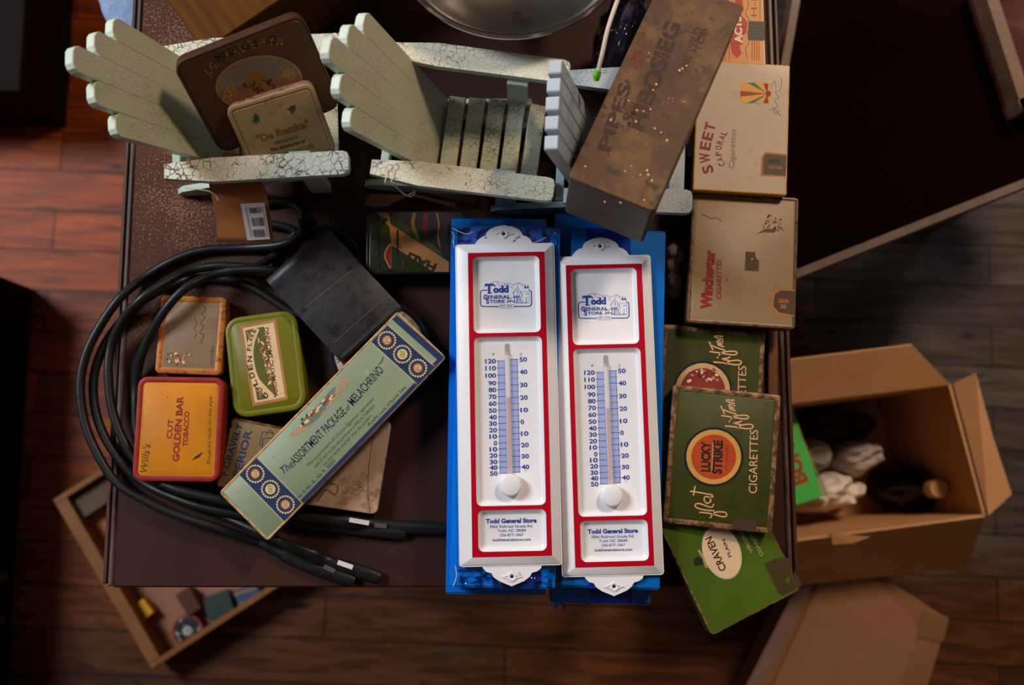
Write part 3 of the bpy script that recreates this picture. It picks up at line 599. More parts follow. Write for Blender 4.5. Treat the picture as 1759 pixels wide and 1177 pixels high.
p.lay = 2; p.ell((cx, cy), 4.5, 5, mg)
p.done('sunburst_emblem'); p = p.more(); sg = ink('grey_signature', (118, 100, 96), .2)
p.line([(1340, 132), (1343, 140), (1340, 155), (1332, 158), (1338, 168), (1330, 172), (1336, 182), (1328, 188), (1334, 196), (1338, 190)], sg, .9, 5); p.line([(1322, 190), (1330, 186), (1338, 196), (1342, 200)], sg, .9, 4); p.line([(1324, 150), (1330, 140), (1334, 152)], sg, .8, 4)
p.done('signature'); p = p.more(); p.poly([(1314, 261), (1352, 265), (1350, 304), (1307, 302), (1308, 270)], ink('stamp_orange', (176, 110, 70), .08)); p.lay = 1; p.poly([(1316, 264), (1351, 268), (1349, 302), (1311, 299), (1311, 271)], ink('stamp_grey', (84, 68, 54), .2))
p.lay = 2; p.text('UNION', (1320, 281), (1340, 281), 7, blk, .05); p.text('TAX PAID', (1320, 290), (1344, 291), 5, ink('stamp_orange', (176, 110, 70), .08), .03)
p.done('tax_stamp')
# small paper-brown box under those tins, and the other right-hand tins
m_wn = mat('buff_tin_paint', (140, 116, 86), rough=.45, vary=.14, vary_scale=18, spots=(86, 66, 48), spot_scale=210, spot_amt=.74, wear=(136, 108, 76), wear_amt=.36, wear_scale=40)
m_we = mat('grey_brown_rim', (110, 82, 60), rough=.4, metal=.2, vary=.3, vary_scale=80, wear=(64, 48, 40), wear_amt=.45, wear_scale=120)
s, p = tin('cigarette_tin', 'buff cigarette tin with dark red lettering and a fox-coloured crest, below the sunburst tin', 'tin', [(1190, 328), (1375, 340), (1364, 566), (1179, 554)], .048, .022, .004, m_wn, m_we, m_bs, rimw=.0030, emboss=.0004)
p.text('Winchester', (1221, 532), (1228, 430), 17, ink('dark_red', (128, 22, 20)), .06); p.text('CIGARETTES', (1239, 514), (1239, 446), 8, ink('dark_red', (128, 22, 20)), .03); p.poly([(1246, 478), (1252, 481), (1248, 485)], rb)
p.done(); p = p.more(); p.poly([(1281, 432), (1297, 433), (1299, 444), (1304, 448), (1303, 466), (1279, 465)], ink('stain_olive', (74, 62, 38), .3)); p.ell((1292, 445), 1.5, 1.5, cr, n=8); p.done('dark_stain'); p = p.more()
for k in range(30): p.ell((1326+rd.uniform(-16, 20), 384+rd.uniform(-14, 14)), rd.uniform(1, 3.4), rd.uniform(1, 2.2), ink(*rd.choice([('fox', (172, 86, 50)), ('brown', (110, 60, 40)), ('dark_figure', (52, 38, 34))])), rot=rd.uniform(0, 180), n=8)
p.poly([(1297, 403), (1315, 393), (1335, 394), (1330, 400), (1312, 399)], ink('brown', (110, 60, 40)))
p.done('crest_emblem'); p = p.more(); p.line([(1205, 368), (1215, 372), (1222, 376), (1230, 374), (1240, 380)], blk, 1, 4); p.done('scratch'); p = p.more()
p.lay = 1; p.poly([(1328, 502), (1340, 496), (1366, 498), (1364, 544), (1336, 540), (1324, 528)], ink('stamp_edge', (190, 110, 50), .1)); p.lay = 2; p.poly([(1331, 505), (1342, 499), (1366, 500), (1364, 542), (1338, 537), (1328, 526)], ink('stamp_brown', (76, 54, 40), .1))
p.lay = 3; p.text('UNION', (1337, 520), (1354, 521), 7, ink('stamp_edge', (190, 110, 50), .1), .03); p.text('20', (1340, 529), (1350, 530), 6, ink('stamp_edge', (190, 110, 50), .1), .03)
p.done('tax_stamp')
m_lg = mat('hunter_green_tin_paint', (52, 55, 15), rough=.42, vary=.14, vary_scale=14, spots=(130, 112, 62), spot_scale=240, spot_amt=.775, wear=(42, 44, 14), wear_amt=.4, wear_scale=30)
m_le = mat('tan_scuffed_rim', (140, 102, 64), rough=.48, metal=.15, vary=.35, vary_scale=90, wear=(70, 48, 34), wear_amt=.50, wear_scale=130)
pk = ink('pinkish_cream', (206, 158, 118), .22)
def flat_fifties(p, dx=0, dy=0, parts='all', worn=False):
    def t(l): return [(x+dx, y+dy) for x, y in l]
    def c5(l): return [(1120+x/3.27+dx, 540+y/3.27+dy) for x, y in l]
    for l in ([(410, 628), (460, 632), (530, 643), (560, 640), (566, 627), (548, 618), (500, 624), (478, 642)], [(500, 620), (458, 611), (490, 606), (505, 598)], [(388, 569), (450, 578), (520, 588), (541, 581), (536, 570), (500, 568), (458, 574), (440, 592)], [(476, 562), (430, 548), (402, 536)], [(386, 514), (408, 562)], [(470, 543), (434, 531), (462, 526)], [(458, 522), (440, 507), (430, 515), (446, 524), (466, 511)], [(465, 502), (432, 494), (416, 484), (436, 482), (462, 488), (452, 478)]): p.line(c5(l), pk, 2.3, 5)
    p.ell(c5([(434, 602)])[0], 1.6, 1.6, pk, n=10)
    if parts == 'all':
        for l in ([(266, 1112), (330, 1120), (400, 1138), (419, 1128), (406, 1112), (352, 1114), (326, 1146)], [(352, 1104), (300, 1100), (250, 1086), (244, 1068), (268, 1064), (330, 1084), (348, 1066)], [(330, 1030), (302, 1024), (292, 1042), (308, 1062), (330, 1050), (326, 1030), (346, 1024)], [(342, 1016), (275, 1003), (214, 994)], [(242, 964), (232, 1018)]): p.line(c5(l), pk, 2.3, 5)
    p.text('CIGARETTES', (1300+dx, 848+dy), (1302+dx, 739+dy), 14, pk, .0)
def bullseye(p, c, worn=False, full=True):
    p0 = p; p = Print(p0.s)
    k0 = [('ring_navy', (18, 20, 28), .05), ('ring_cream', (184, 146, 104), .26), ('ring_red', (168, 62, 22) if not worn else (120, 40, 34), .1)]
    for i, (n, col, h) in enumerate(k0):
        r = (51, 47, 38.5)[i]; p.lay = i; p.ell(c, r, r, ink(n+('_worn' if worn else ''), col, .34 if worn else h), n=56)
    o = p.build('disc_emblem', p0.s.lid); o.location = (0, 0, p0.s.th); p0.lay = 4
s, p = tin('flat_cigarette_tin', 'scuffed dark green tin with a worn red disc, partly under its twin', 'tin', [(1139, 556), (1317, 571), (1303, 790), (1125, 776)], .030, .014, .003, m_lg, m_le, m_le, rimw=.0048, emboss=0, group='dark green flat tins with a red disc')
bullseye(p, (1207, 671), True); flat_fifties(p, -20, -110, 'some'); 
for k in range(30): p.ell((1205+rd.uniform(-28, 28), 646+rd.uniform(-12, 10)), rd.uniform(1, 4), rd.uniform(1, 3), ink(*rd.choice([('rose_fade', (180, 110, 100)), ('maroon', (84, 26, 26)), ('cream', (214, 184, 140))])), rot=rd.uniform(0, 90), n=7)
p.done()
s, p = tin('flat_cigarette_tin', 'dark green tin with a clean orange-red disc lettered LUCKY STRIKE'.replace(' lettered LUCKY STRIKE', ' on cream ring, lying on its twin'), 'tin', [(1155, 661), (1340, 678), (1329, 918), (1140, 898)], .046, .015, .003, m_lg, m_le, m_le, rimw=.0046, emboss=.0003, group='dark green flat tins with a red disc')
bullseye(p, (1226, 785)); flat_fifties(p)
p.text('LUCKY', (1219, 811), (1220, 759), 14, blk, .05); p.text('STRIKE', (1239, 815), (1241, 757), 15, blk, .05); p.line([(1223, 808), (1225, 760)], pk, 1); p.text("IT'S TOASTED", (1250, 808), (1251, 766), 4, ink('rust_dark', (110, 44, 20), .2), .02)
p.poly([(1260, 891), (1300, 893), (1299, 912), (1258, 908)], ink('stamp_remains', (66, 46, 32), .25))
p.done()
m_cv = mat('bright_green_tin_paint', (66, 86, 16), rough=.6, spec=.15, vary=.16, vary_scale=10, spots=(36, 44, 14), spot_scale=120, spot_amt=.72, wear=(78, 98, 22), wear_amt=.35, wear_scale=26)
m_cs = mat('green_tin_side', (34, 48, 22), rough=.4, vary=.3)
s, p = tin('flat_cigarette_tin', 'brighter green tin with a cream oval, jutting over the front table edge', 'tin', [(1118, 880), (1270, 804), (1380, 1012), (1225, 1092)], [.040, .028, .027, .039], .017, .005, m_cv, m_le, m_cs, rimw=.0016, bev=.0016, emboss=0)
p.ell((1240, 949), 33, 49, ink('ring_grey', (112, 112, 86), .1), rot=-19); p.lay = 1; p.ell((1240, 949), 32, 47, ink('oval_cream', (206, 176, 140), .12), rot=-19); p.lay = 2
p.text('CRAVEN', (1248, 978), (1222, 921), 12, blk, .02); p.text('PLAIN', (1257, 956), (1245, 926), 5.5, blk, .02); p.lay = 1
p.text('VIRGINIA', (1294, 948), (1271, 905), 6, ring if False else ink('olive_cream', (150, 138, 88), .2), .02); p.text('CIGARETTES', (1312, 954), (1288, 906), 6, ink('olive_cream', (150, 138, 88), .2), .02)
p.poly([(1191, 962), (1198, 956), (1206, 960), (1208, 970), (1200, 972), (1193, 972)], blk); p.line([(1200, 945), (1208, 958), (1214, 976)], ink('olive_cream', (150, 138, 88), .2), 4)
p.poly([(1312, 968), (1345, 955), (1352, 956), (1378, 1006), (1345, 1024), (1335, 1018), (1326, 996)], ink('torn_stamp', (62, 48, 22), .42, 90), 0)
p.done()
# ================================================================== ROUND TIN, CORDS
c = U(652, 602, .013)
root = empty('round_tin', 'shallow round tin with red and white lettering, mostly under the leather case', 'tin', loc=(c.x, c.y, Z0))
b = bmesh.new(); rr = .052; lathe(b, [(.002, .0), (rr-.001, .0), (rr, .001), (rr, .0125), (rr-.001, .0135), (rr-.003, .0135), (rr-.0034, .0128), (.001, .0128)], 64, cap=True)
obj('base', b, mat('black_tin_rim', (34, 32, 36), rough=.35), root)
s = Surf([(560, 510), (744, 510), (744, 694), (560, 694)], .0128); s.c = Vector((c.x, c.y, Z0+.0128))
p = Print(s)
for i, (r_, m) in enumerate(((46, ink('tin_white', (200, 184, 160), .2)), (40, ink('tin_red', (112, 40, 28), .3)), (33, ink('tin_black', (34, 28, 26), .1)))):
    p.lay = i; k = p.mi(m); p.face([Vector((r_*.001*math.cos(a), r_*.001*math.sin(a))) for a in [2*math.pi*j/60 for j in range(60)]], k)
p.lay = 3
for j in range(26):
    a = 2*math.pi*j/26; vs, fs = text_mesh('SERGEPOLISHES WAX PASTE GLO'[j]); d = Vector((math.cos(a), math.sin(a))); t = Vector((d.y, -d.x))
    if vs: p.put(vs, fs, d*.0405-t*.0025, t*.0075, d*.0065, blk)
o = p.build('printed_lettering', root); o.location = (0, 0, .0128)
cordm = mat('black_braided_cord', (26, 26, 28), rough=.42, vary=.3, vary_scale=200, scale_v=(1, 1, 1), bump=.3, spots=(70, 70, 74), spot_scale=500, spot_amt=.74)
handm = mat('black_handle_leather', (22, 22, 24), rough=.4, vary=.3)
def cord(label, pts, hpts, stk, stc, rad=.0046):
    root = empty('black_cord', label, 'cord', loc=U(*pts[len(pts)//2][:2], 0), group='coiled black cords')
    inv = Matrix.Translation(root.location).inverted()
    q = catmull([U(*p_) for p_ in pts], 6)
    b = bmesh.new(); tube(b, q, [rad*min(1, .75+.25*min(i, len(q)-1-i)/4) for i in range(len(q))], 12); o = obj('cord', b, cordm, root); o.matrix_parent_inverse = inv
    q = catmull([U(*p_) for p_ in hpts], 4); n = len(q)
    b = bmesh.new(); tube(b, q, [(.0050 if i < n*.25 else .0068)*(1 if 0 < i < n-1 else .8) for i in range(n)], 12, flat=.62); o = obj('handle', b, handm, root); o.matrix_parent_inverse = inv
    if stk:
        a, bb_ = U(*stk[0]), U(*stk[1]); d = (bb_-a); t = Vector((-d.y, d.x, 0)).normalized()*.0023
        b = bmesh.new(); loft(b, [[a-t-Vector((0, 0, .0004)), a+t-Vector((0, 0, .0004)), a+t, a-t], [bb_-t-Vector((0, 0, .0004)), bb_+t-Vector((0, 0, .0004)), bb_+t, bb_-t]])
        o = obj('label_sticker', b, plain('sticker_'+stc, {'white': (214, 206, 206), 'pink': (176, 130, 136), 'grey': (74, 70, 74)}[stc]), root, smooth=False); o.matrix_parent_inverse = inv
z1, z2, z3, z4 = .005, .0145, .024, .0335
cord('black cord forming the outermost loop past the table edge, ending in front', [(440, 350, z1), (461, 348, z1), (493, 346, z1), (514, 360, z1), (522, 384, z1), (510, 407, z2), (481, 421, z2), (423, 426, z1), (351, 430, z1), (299, 447, z1), (250, 476, z1), (207, 511, z2), (172, 560, z2), (148, 609, z2), (138, 660, z2), (143, 715, z2), (160, 765, z2), (198, 827, z2), (252, 861, z2), (300, 883, z2), (380, 909, z2), (444, 932, z1)],
     [(444, 932, z1), (490, 954, z1), (540, 976, z1), (609, 999, z1)], [(556, 973, .0103), (575, 982, .0103)], 'grey')
cord('black cord with a curled hook tip, vanishing under the leather case', [(536, 378, z3), (533, 372, z3), (525, 371, z3), (519, 378, z3), (524, 388, z2), (545, 395, z1), (582, 399, z1), (605, 416, z1), (617, 441, z1), (612, 468, z1), (585, 500, z1), (548, 525, z1), (520, 540, z1), (495, 533, z1), (461, 511, z1), (423, 490, z1), (380, 479, z1), (330, 479, z1), (290, 492, z1), (240, 520, z2), (202, 560, z1), (176, 600, z1), (161, 650, z1), (164, 705, z1), (182, 755, z1), (212, 797, z1), (250, 832, z1), (330, 866, z2), (410, 884, z2), (470, 893, z1)],
     [(470, 893, z1), (520, 900, z1), (580, 905, z1), (640, 912, z1), (697, 917, z1)], [(642, 902, .0103), (664, 904, .0103)], 'grey')
cord('black cord forming the innermost loop around the small tins', [(500, 478, z2), (469, 465, z3), (409, 464, z3), (365, 473, z3), (322, 493, z4), (287, 528, z4), (259, 574, z3), (241, 617, z2), (234, 660, z1), (233, 700, z1), (236, 750, z1), (256, 805, z1), (300, 846, z1), (370, 880, z1), (440, 912, z2), (484, 932, z2)],
     [(484, 932, z2), (530, 950, z2), (560, 965, z1), (600, 976, z1), (653, 993, z1)], [(580, 966, .0103), (606, 975, .0103)], 'white')
cord('black cord just inside the outer loop, its handle reaching the blue box', [(430, 382, z1), (455, 384, z1), (490, 390, z1), (508, 400, z1), (498, 412, z1), (470, 440, z1), (440, 458, z2), (403, 458, z2), (374, 457, z2), (330, 464, z2), (290, 482, z3), (245, 512, z4), (212, 548, z3), (192, 592, z2), (186, 640, z2), (192, 700, z2), (210, 752, z2), (240, 798, z2), (290, 836, z3), (380, 860, z3), (470, 882, z2), (520, 889, z2)],
     [(520, 889, z2), (580, 895, z2), (640, 902, z1), (700, 906, z1), (766, 908, z1)], [(600, 893, .0195), (634, 899, .0150)], 'white')
# ================================================================== THERMOMETERS ON BLUE BOXES
blue = mat('glossy_blue_card', (0, 112, 218), rough=.3, vary=.05); blue2 = mat('deeper_blue_card', (0, 92, 176), rough=.32, vary=.06); navy_ = ink('box_navy', (10, 44, 140), .0, rough=.3); blu3 = ink('box_mid_blue', (0, 80, 168), .0, rough=.3)
def card_box(label, corners, zt, th, m, bands, flap=None):
    s = Surf(corners, zt); root = empty('cardboard_sleeve_box', label, 'box', mw=s.M @ Matrix.Translation((0, 0, -th)), group='blue thermometer boxes')
    b = bmesh.new(); box(b, -s.w/2, s.w/2, -s.h/2+.0012, s.h/2-.0012, 0, th, .0006); obj('body', b, m, root, smooth=False)
    for sg in (-1, 1):
        b = bmesh.new(); y = sg*(s.h/2-.0004); box(b, -s.w/2+.001, s.w/2-.001, y-.0004, y+.0004, .001, th-.0012, .0002); obj('end_flap', b, m, root, smooth=False)
    if bands:
        p = Print(s)
        for q, mm in bands: p.poly(q, mm)
        o = p.build('printed_band', root); o.location = (0, 0, th)
    return s, root
card_box('lower blue box of the left stack, its edge showing past the wrapped one', [(771, 374), (939, 377), (937, 1021), (770, 1022)], .031, .029, blue, [([(865, 375), (939, 377), (939, 392), (865, 391)], blu3)])
s1, _ = card_box('plastic-wrapped blue box directly under the left thermometer', [(776, 387), (948, 391), (969, 1012), (786, 1009)], .060, .0285, blue, [([(786, 391), (944, 394), (946, 424), (786, 420)], ink('box_violet_blue', (60, 100, 200), .0, rough=.3)), ([(846, 420), (930, 420), (930, 1008), (846, 1008)], navy_)])
sl, rl = card_box('lower blue box of the right stack with its open end flap at the front', [(941, 362), (1112, 368), (1122, 1037), (958, 1037)], .026, .0245, blue2, [([(1012, 1012), (1086, 1012), (1086, 1036), (1012, 1036)], navy_)])
b = bmesh.new()
for pts in ([(957, 1018, .026), (949, 1046, .020), (955, 1048, .004), (962, 1030, .004)], [(958, 1030, .026), (966, 1048, .018), (972, 1042, .006), (966, 1034, .006)]):
    q = [U(*t) for t in pts]; loft(b, [q, [v+Vector((.0007, 0, .0002)) for v in q]])
o = obj('torn_flap', b, blue, rl, smooth=False); o.matrix_parent_inverse = rl.matrix_world.inverted() if False else (Surf([(941, 362), (1112, 368), (1122, 1037), (958, 1037)], .026).M @ Matrix.Translation((0, 0, -.0245))).inverted()
card_box('upper blue box directly under the right thermometer', [(974, 391), (1143, 397), (1134, 1014), (972, 1008)], .051, .0245, blue2, [([(1006, 392), (1083, 395), (1086, 1012), (1012, 1011)], navy_)])
white = mat('white_moulded_plastic', (228, 227, 234), rough=.42, vary=.015, spec=.5)
redp = mat('crimson_plastic_print', (170, 0, 30), rough=.35, vary=.03)
def fill_holes(bm, outer, holes, z, mi=0):
    rings = []; es = []
    for loop in [outer]+holes:
        vs = [bm.verts.new((p_[0], p_[1], z)) for p_ in loop]; rings.append(vs)
        es += [bm.edges.new((vs[i], vs[(i+1) % len(vs)])) for i in range(len(vs))]
    r = bmesh.ops.triangle_fill(bm, use_beauty=True, use_dissolve=False, edges=es, normal=(0, 0, 1))
    for g in r['geom']:
        if isinstance(g, bmesh.types.BMFace): g.material_index = mi
    return rings
def bridge(bm, a, pts, mi=0):
    vs = [bm.verts.new(p_) for p_ in pts]; n = len(a)
    for i in range(n):
        f = bm.faces.new((a[i], a[(i+1) % n], vs[(i+1) % n], vs[i])); f.material_index = mi
    return vs
ST = Surf([(781, 420), (951, 417), (967.5, 971), (789.5, 975)], .0645); H1 = .0060; HP = .0012
root_t = empty('wall_thermometer', 'left white thermometer with red frame, lying on the plastic-wrapped blue box', 'thermometer', mw=ST.M @ Matrix.Translation((0, 0, -.0042)), group='store thermometers')
b = bmesh.new(); bw, bh = ST.w, ST.h; zo = .0042
def rl_(pts_px, h):                       # rounded rectangle from its px corners
    q = [ST.xy(u, v, h) for u, v in pts_px]; cx_ = sum(t.x for t in q)/4; cy_ = sum(t.y for t in q)/4
    return cx_, cy_, ((q[1]-q[0]).length+(q[2]-q[3]).length)/2, ((q[0]-q[3]).length+(q[1]-q[2]).length)/2
pockets = [rl_(q, H1) for q in ([(811, 441), (926, 440), (929, 571), (815, 572)], [(814, 579), (930, 578), (938, 868), (819, 869)], [(821, 877), (937, 875), (940, 946), (822, 948)])]
fr = rl_([(803, 435), (934, 432), (950, 955), (812, 958)], H1)
holes = [rrect(w_, h_, .0052, 6, x_, y_) for x_, y_, w_, h_ in pockets]
out = rrect(fr[2]+.0008, fr[3]+.0008, .0006, 2, fr[0], fr[1])
rings = fill_holes(b, out, holes, zo+H1)
n = len(out)
a = bridge(b, rings[0], [(x, y, zo+.0008) for x, y in rrect(bw-.0036, bh-.0036, .0018, 2)])
a = bridge(b, a, [(x, y, zo) for x, y in rrect(bw-.0030, bh-.0030, .002, 2)])
a = bridge(b, a, [(x, y, zo) for x, y in rrect(bw-.0006, bh-.0006, .0028, 2)])
a = bridge(b, a, [(x, y, zo-.0004) for x, y in rrect(bw, bh, .003, 2)])
a = bridge(b, a, [(x, y, 0) for x, y in rrect(bw, bh, .003, 2)])
b.faces.new(a)
for (x_, y_, w_, h_), rg in zip(pockets, rings[1:]):
    a = bridge(b, rg, [(x, y, zo+H1-.0008) for x, y in rrect(w_-.0012, h_-.0012, .0048, 6, x_, y_)])
    a = bridge(b, a, [(x, y, zo+HP+.0006) for x, y in rrect(w_-.0062, h_-.0062, .0036, 6, x_, y_)])
    a = bridge(b, a, [(x, y, zo+HP) for x, y in rrect(w_-.0086, h_-.0086, .003, 6, x_, y_)])
    b.faces.new(a)
obj('backplate', b, white, root_t, angle=28)
b = bmesh.new(); fill_holes(b, rrect(fr[2], fr[3], .0003, 1, fr[0], fr[1]), [rrect(w_+.0002, h_+.0002, .0053, 6, x_, y_) for x_, y_, w_, h_ in pockets], zo+H1+.00018); obj('red_frame', b, redp, root_t, smooth=False)
def ear(pts, hole, nm):
    b = bmesh.new(); q = [ST.xy(u, v, 0) for u, v in pts]; hc = ST.xy(*hole, 0); hr = [(hc.x+.0016*math.cos(R(k*30)), hc.y+.0016*math.sin(R(k*30))) for k in range(12)]
    rg = fill_holes(b, q, [hr], zo-.0006); a = bridge(b, rg[0], [(p_.x, p_.y, .0006) for p_ in q]); bridge(b, rg[1], [(x, y, .0006) for x, y in hr])
    lathe(b, [(.0017, zo-.0005), (.0026, zo+.0006), (.0036, zo+.0006), (.0042, zo-.0005)], 20, (hc.x, hc.y, 0))
    lp = [(hc.x+dx_, hc.y+dy_, zo-.0001) for dx_, dy_ in ((-.009, 0), (-.0045, .0012), (0, .0044), (.0045, .0012), (.009, 0), (.0045, -.0012), (0, -.0044), (-.0045, -.0012))]; tube(b, catmull(lp, 3, True), .0006, 6, closed=True)
    obj(nm, b, white, root_t, angle=30)
ear([(814, 424), (817, 417), (822, 411), (829, 406), (834, 405), (836, 399), (841, 394), (852, 389), (865.5, 386.5), (880, 389), (891, 394), (896, 399), (898, 404), (905, 406), (911, 411), (915, 417), (918, 424)], (865.5, 401.5), 'hanging_tab')
ear([(826, 970), (830, 977), (836, 983), (844, 985), (848, 992), (858, 999), (879, 1007.5), (901, 998), (910, 991), (914, 984), (922, 982), (929, 977), (932, 968)], (879.5, 991), 'hanging_tab')
# glass tube, red spirit, bulb cover
def P2(u, v, h): q = ST.xy(u, v, h); return Vector((q.x, q.y, zo+h))
glass = plain('clear_tube_plastic', (225, 222, 226), rough=.12, alpha=.38)
b = bmesh.new(); tube(b, [P2(871, 606, .0024), P2(877, 819, .0024)], .0023, 14); obj('glass_tube', b, glass, root_t)
b = bmesh.new(); tube(b, [P2(872.2, 682, .0026), P2(875, 818, .0026)], .0007, 8); obj('red_spirit', b, plain('red_spirit', (214, 40, 60), rough=.3), root_t)
b = bmesh.new(); q = P2(877, 833.5, .004); lathe(b, [(.0001, .0084), (.0088, .0084), (.0100, .0078), (.0106, .0064), (.0108, 0)], 40, (q.x, q.y, zo+HP-.0002)); obj('bulb_cover', b, white, root_t, angle=50)
# prints in the pockets
SP = Surf([(781, 420), (951, 417), (967.5, 971), (789.5, 975)], .0645); p = Print(SP, HP+.00012)
tb = ink('thermometer_blue', (38, 62, 150), .0); pb = ink('pale_blue', (168, 182, 226), .0); gy = ink('slot_grey', (150, 146, 146), .0)
def zb(x, y): return (760+x/4.36, 580+y/4.36)
FY = [175, 228, 283, 340, 390, 442, 493, 545, 595, 643, 692, 740, 790, 836, 882, 930, 973, 1017]
FN = [120, 110, 100, 90, 80, 70, 60, 50, 40, 30, 20, 10, 0, 10, 20, 30, 40, 50]
def lx(a, c_, y): return a+(c_-a)*(y-175)/(1017-175)
p.poly([zb(415, 172), zb(466, 172), zb(488, 1018), zb(431, 1018)], pb); p.poly([zb(505, 162), zb(560, 160), zb(580, 1010), zb(524, 1014)], pb); p.lay = 1
p.line([zb(416, 172), zb(431, 1018)], tb, .7); p.line([zb(560, 160), zb(580, 1010)], tb, .7)
for i, (y, nn) in enumerate(zip(FY, FN)):
    p.line([zb(lx(408, 424, y), y), zb(lx(466, 486, y), y-1)], tb, 1.15)
    st = str(nn); wpx = {1: 25, 2: 58, 3: 80}[len(st)]; xr = lx(400, 414, y)
    p.text(st, zb(xr-wpx, y+18), zb(xr, y+17), 7.2, tb, .03)
    if i < 17:
        for k in range(1, 5):
            yy = y+(FY[i+1]-y)*k/5; p.line([zb(lx(416, 431, yy), yy), zb(lx(466, 486, yy), yy)], ink('thin_blue', (110, 128, 196), .0), .45)
CY = [165, 258, 355, 450, 543, 632, 720, 805, 890, 970]; CN = [50, 40, 30, 20, 10, 0, 10, 20, 30, 40]
for i, (y, nn) in enumerate(zip(CY, CN)):
    p.line([zb(lx(506, 524, y), y), zb(lx(568, 590, y), y-2)], tb, 1.15); st = str(nn); xl = lx(577, 594, y)
    p.text(st, zb(xl, y+16), zb(xl+(57 if len(st) == 2 else 26), y+14), 7.2, tb, .03)
    y2 = (CY[i+1] if i < 9 else 1050); ym = (y+y2)/2
    p.line([zb(lx(506, 524, ym), ym), zb(lx(566, 584, ym), ym-2)], tb, 1.0)
    for k in range(1, 10):
        yy = y+(y2-y)*k/10
        if yy < 1010: p.line([zb(lx(506, 524, yy), yy), zb(lx(558, 578, yy), yy-1)], ink('thin_blue', (110, 128, 196), .0), .4)
p.text('F', zb(376, 134), zb(392, 134), 4, tb); p.text('C', zb(580, 136), zb(598, 135), 4.5, tb); p.text('°', zb(617, 1010), zb(632, 1010), 3, tb)
p.lay = 2; p.poly([zb(467, 60), zb(474, 46), zb(496, 46), zb(503, 60), zb(505, 130), zb(468, 130)], gy)
p.lay = 0
def zl(x, y): return (780+x/9.772, 460+y/9.772)
p.line([zl(560, 376), zl(480, 378), zl(455, 395), zl(445, 420), zl(446, 600), zl(458, 635), zl(490, 650), zl(750, 652)], tb, 1.7, 3)
p.line([zl(1000, 650), zl(1240, 648), zl(1280, 635), zl(1298, 600), zl(1296, 420), zl(1285, 390), zl(1255, 375)], tb, 1.7, 3)
p.line([zl(765, 620), zl(990, 618), zl(1000, 645), zl(990, 678), zl(770, 680), zl(755, 650)], pb, .9, 0, True)
p.text('EST. 1914', zl(785, 665), zl(968, 663), 3.6, tb)
p.text('T', zl(520, 428), zl(660, 424), 15.5, tb, .05); p.line([zl(520, 320), zl(535, 285), zl(640, 278), zl(680, 300), zl(680, 320)], tb, 2.2, 3); p.line([zl(560, 428), zl(640, 427)], tb, 1.4)
p.text('odd', zl(655, 415), zl(915, 410), 10.6, tb, .06); p.line([zl(860, 296), zl(915, 294)], tb, 1.2); p.line([zl(770, 303), zl(820, 300)], tb, 1.2)
p.text('G', zl(490, 530), zl(560, 528), 7.5, tb, .05); p.text('ENERAL', zl(565, 516), zl(945, 512), 5.2, tb, .03); p.line([zl(565, 518), zl(945, 514)], tb, .5)
p.text('S', zl(540, 604), zl(590, 602), 7.5, tb, .05); p.text('TORE', zl(595, 592), zl(850, 588), 5.2, tb, .03)
mo = ink('mountain_blue', (124, 140, 204), .0)
p.line([zl(600, 268), zl(650, 245), zl(705, 225), zl(760, 238), zl(850, 272), zl(900, 256), zl(1000, 290), zl(1080, 248), zl(1170, 292), zl(1260, 360)], mo, .8)
for a_, b_2 in (((705, 240), (760, 300)), ((730, 240), (745, 290)), ((860, 275), (840, 300)), ((1000, 285), (980, 300)), ((940, 315), (1000, 360)), ((960, 315), (985, 350)), ((1080, 260), (1060, 330)), ((1090, 260), (1200, 350))): p.line([zl(*a_), zl(*b_2)], mo, .7)
p.line([zl(985, 430), zl(1060, 330), zl(1130, 420), zl(1150, 480)], tb, .9); p.line([zl(1000, 420), zl(1000, 470), zl(1100, 466), zl(1110, 400)], mo, .8); p.line([zl(1065, 370), zl(1065, 440)], tb, 1.0)
p.poly([zl(985, 475), zl(1105, 468), zl(1105, 505), zl(990, 512)], mo); p.line([zl(1130, 400), zl(1260, 400), zl(1262, 560)], mo, .7); p.line([zl(1200, 440), zl(1250, 438)], mo, 1.4)
for k in range(15):
    x0 = 890+rd.uniform(0, 360); p.line([zl(x0, 590-rd.uniform(0, 20)), zl(x0+rd.uniform(10, 30), 560-rd.uniform(0, 80))], rd.choice([tb, mo]), rd.uniform(.5, 1.1))
p.line([zl(880, 585), zl(930, 560), zl(1000, 570), zl(1060, 592), zl(1260, 585)], tb, 1.0, 3)
for x0 in (1195, 1238): p.poly([zl(x0-20, 345), zl(x0, 285), zl(x0+18, 345)], tb)
def za(x, y): return (760+x/4.397, 800+y/4.397)
p.text('Todd General Store', za(328, 436), za(712, 429), 7, tb, .05); p.text('3866 Railroad Grade Rd.', za(356, 471), za(683, 466), 4.5, tb, .01); p.text('Todd, NC 28684', za(415, 502), za(630, 498), 4.5, tb, .01); p.text('336-877-1067', za(434, 535), za(612, 532), 4.5, tb, .01); p.text('toddgeneralstore.com', za(378, 572), za(667, 567), 4.8, tb, .02)
o = p.build('printed_scale_and_lettering', root_t); o.location = (0, 0, zo)
S2 = Surf([(948, 447), (1114.5, 442), (1139, 983), (970.5, 986)], .0553)
root2 = root_t.copy(); COL.objects.link(root2); root2.matrix_world = S2.M @ Matrix.Translation((0, 0, -.0042)); root2['label'] = 'right white thermometer with red frame, tucked beside the left one on the unwrapped boxes'
for ch in list(root_t.children): c2 = ch.copy(); COL.objects.link(c2); c2.parent = root2
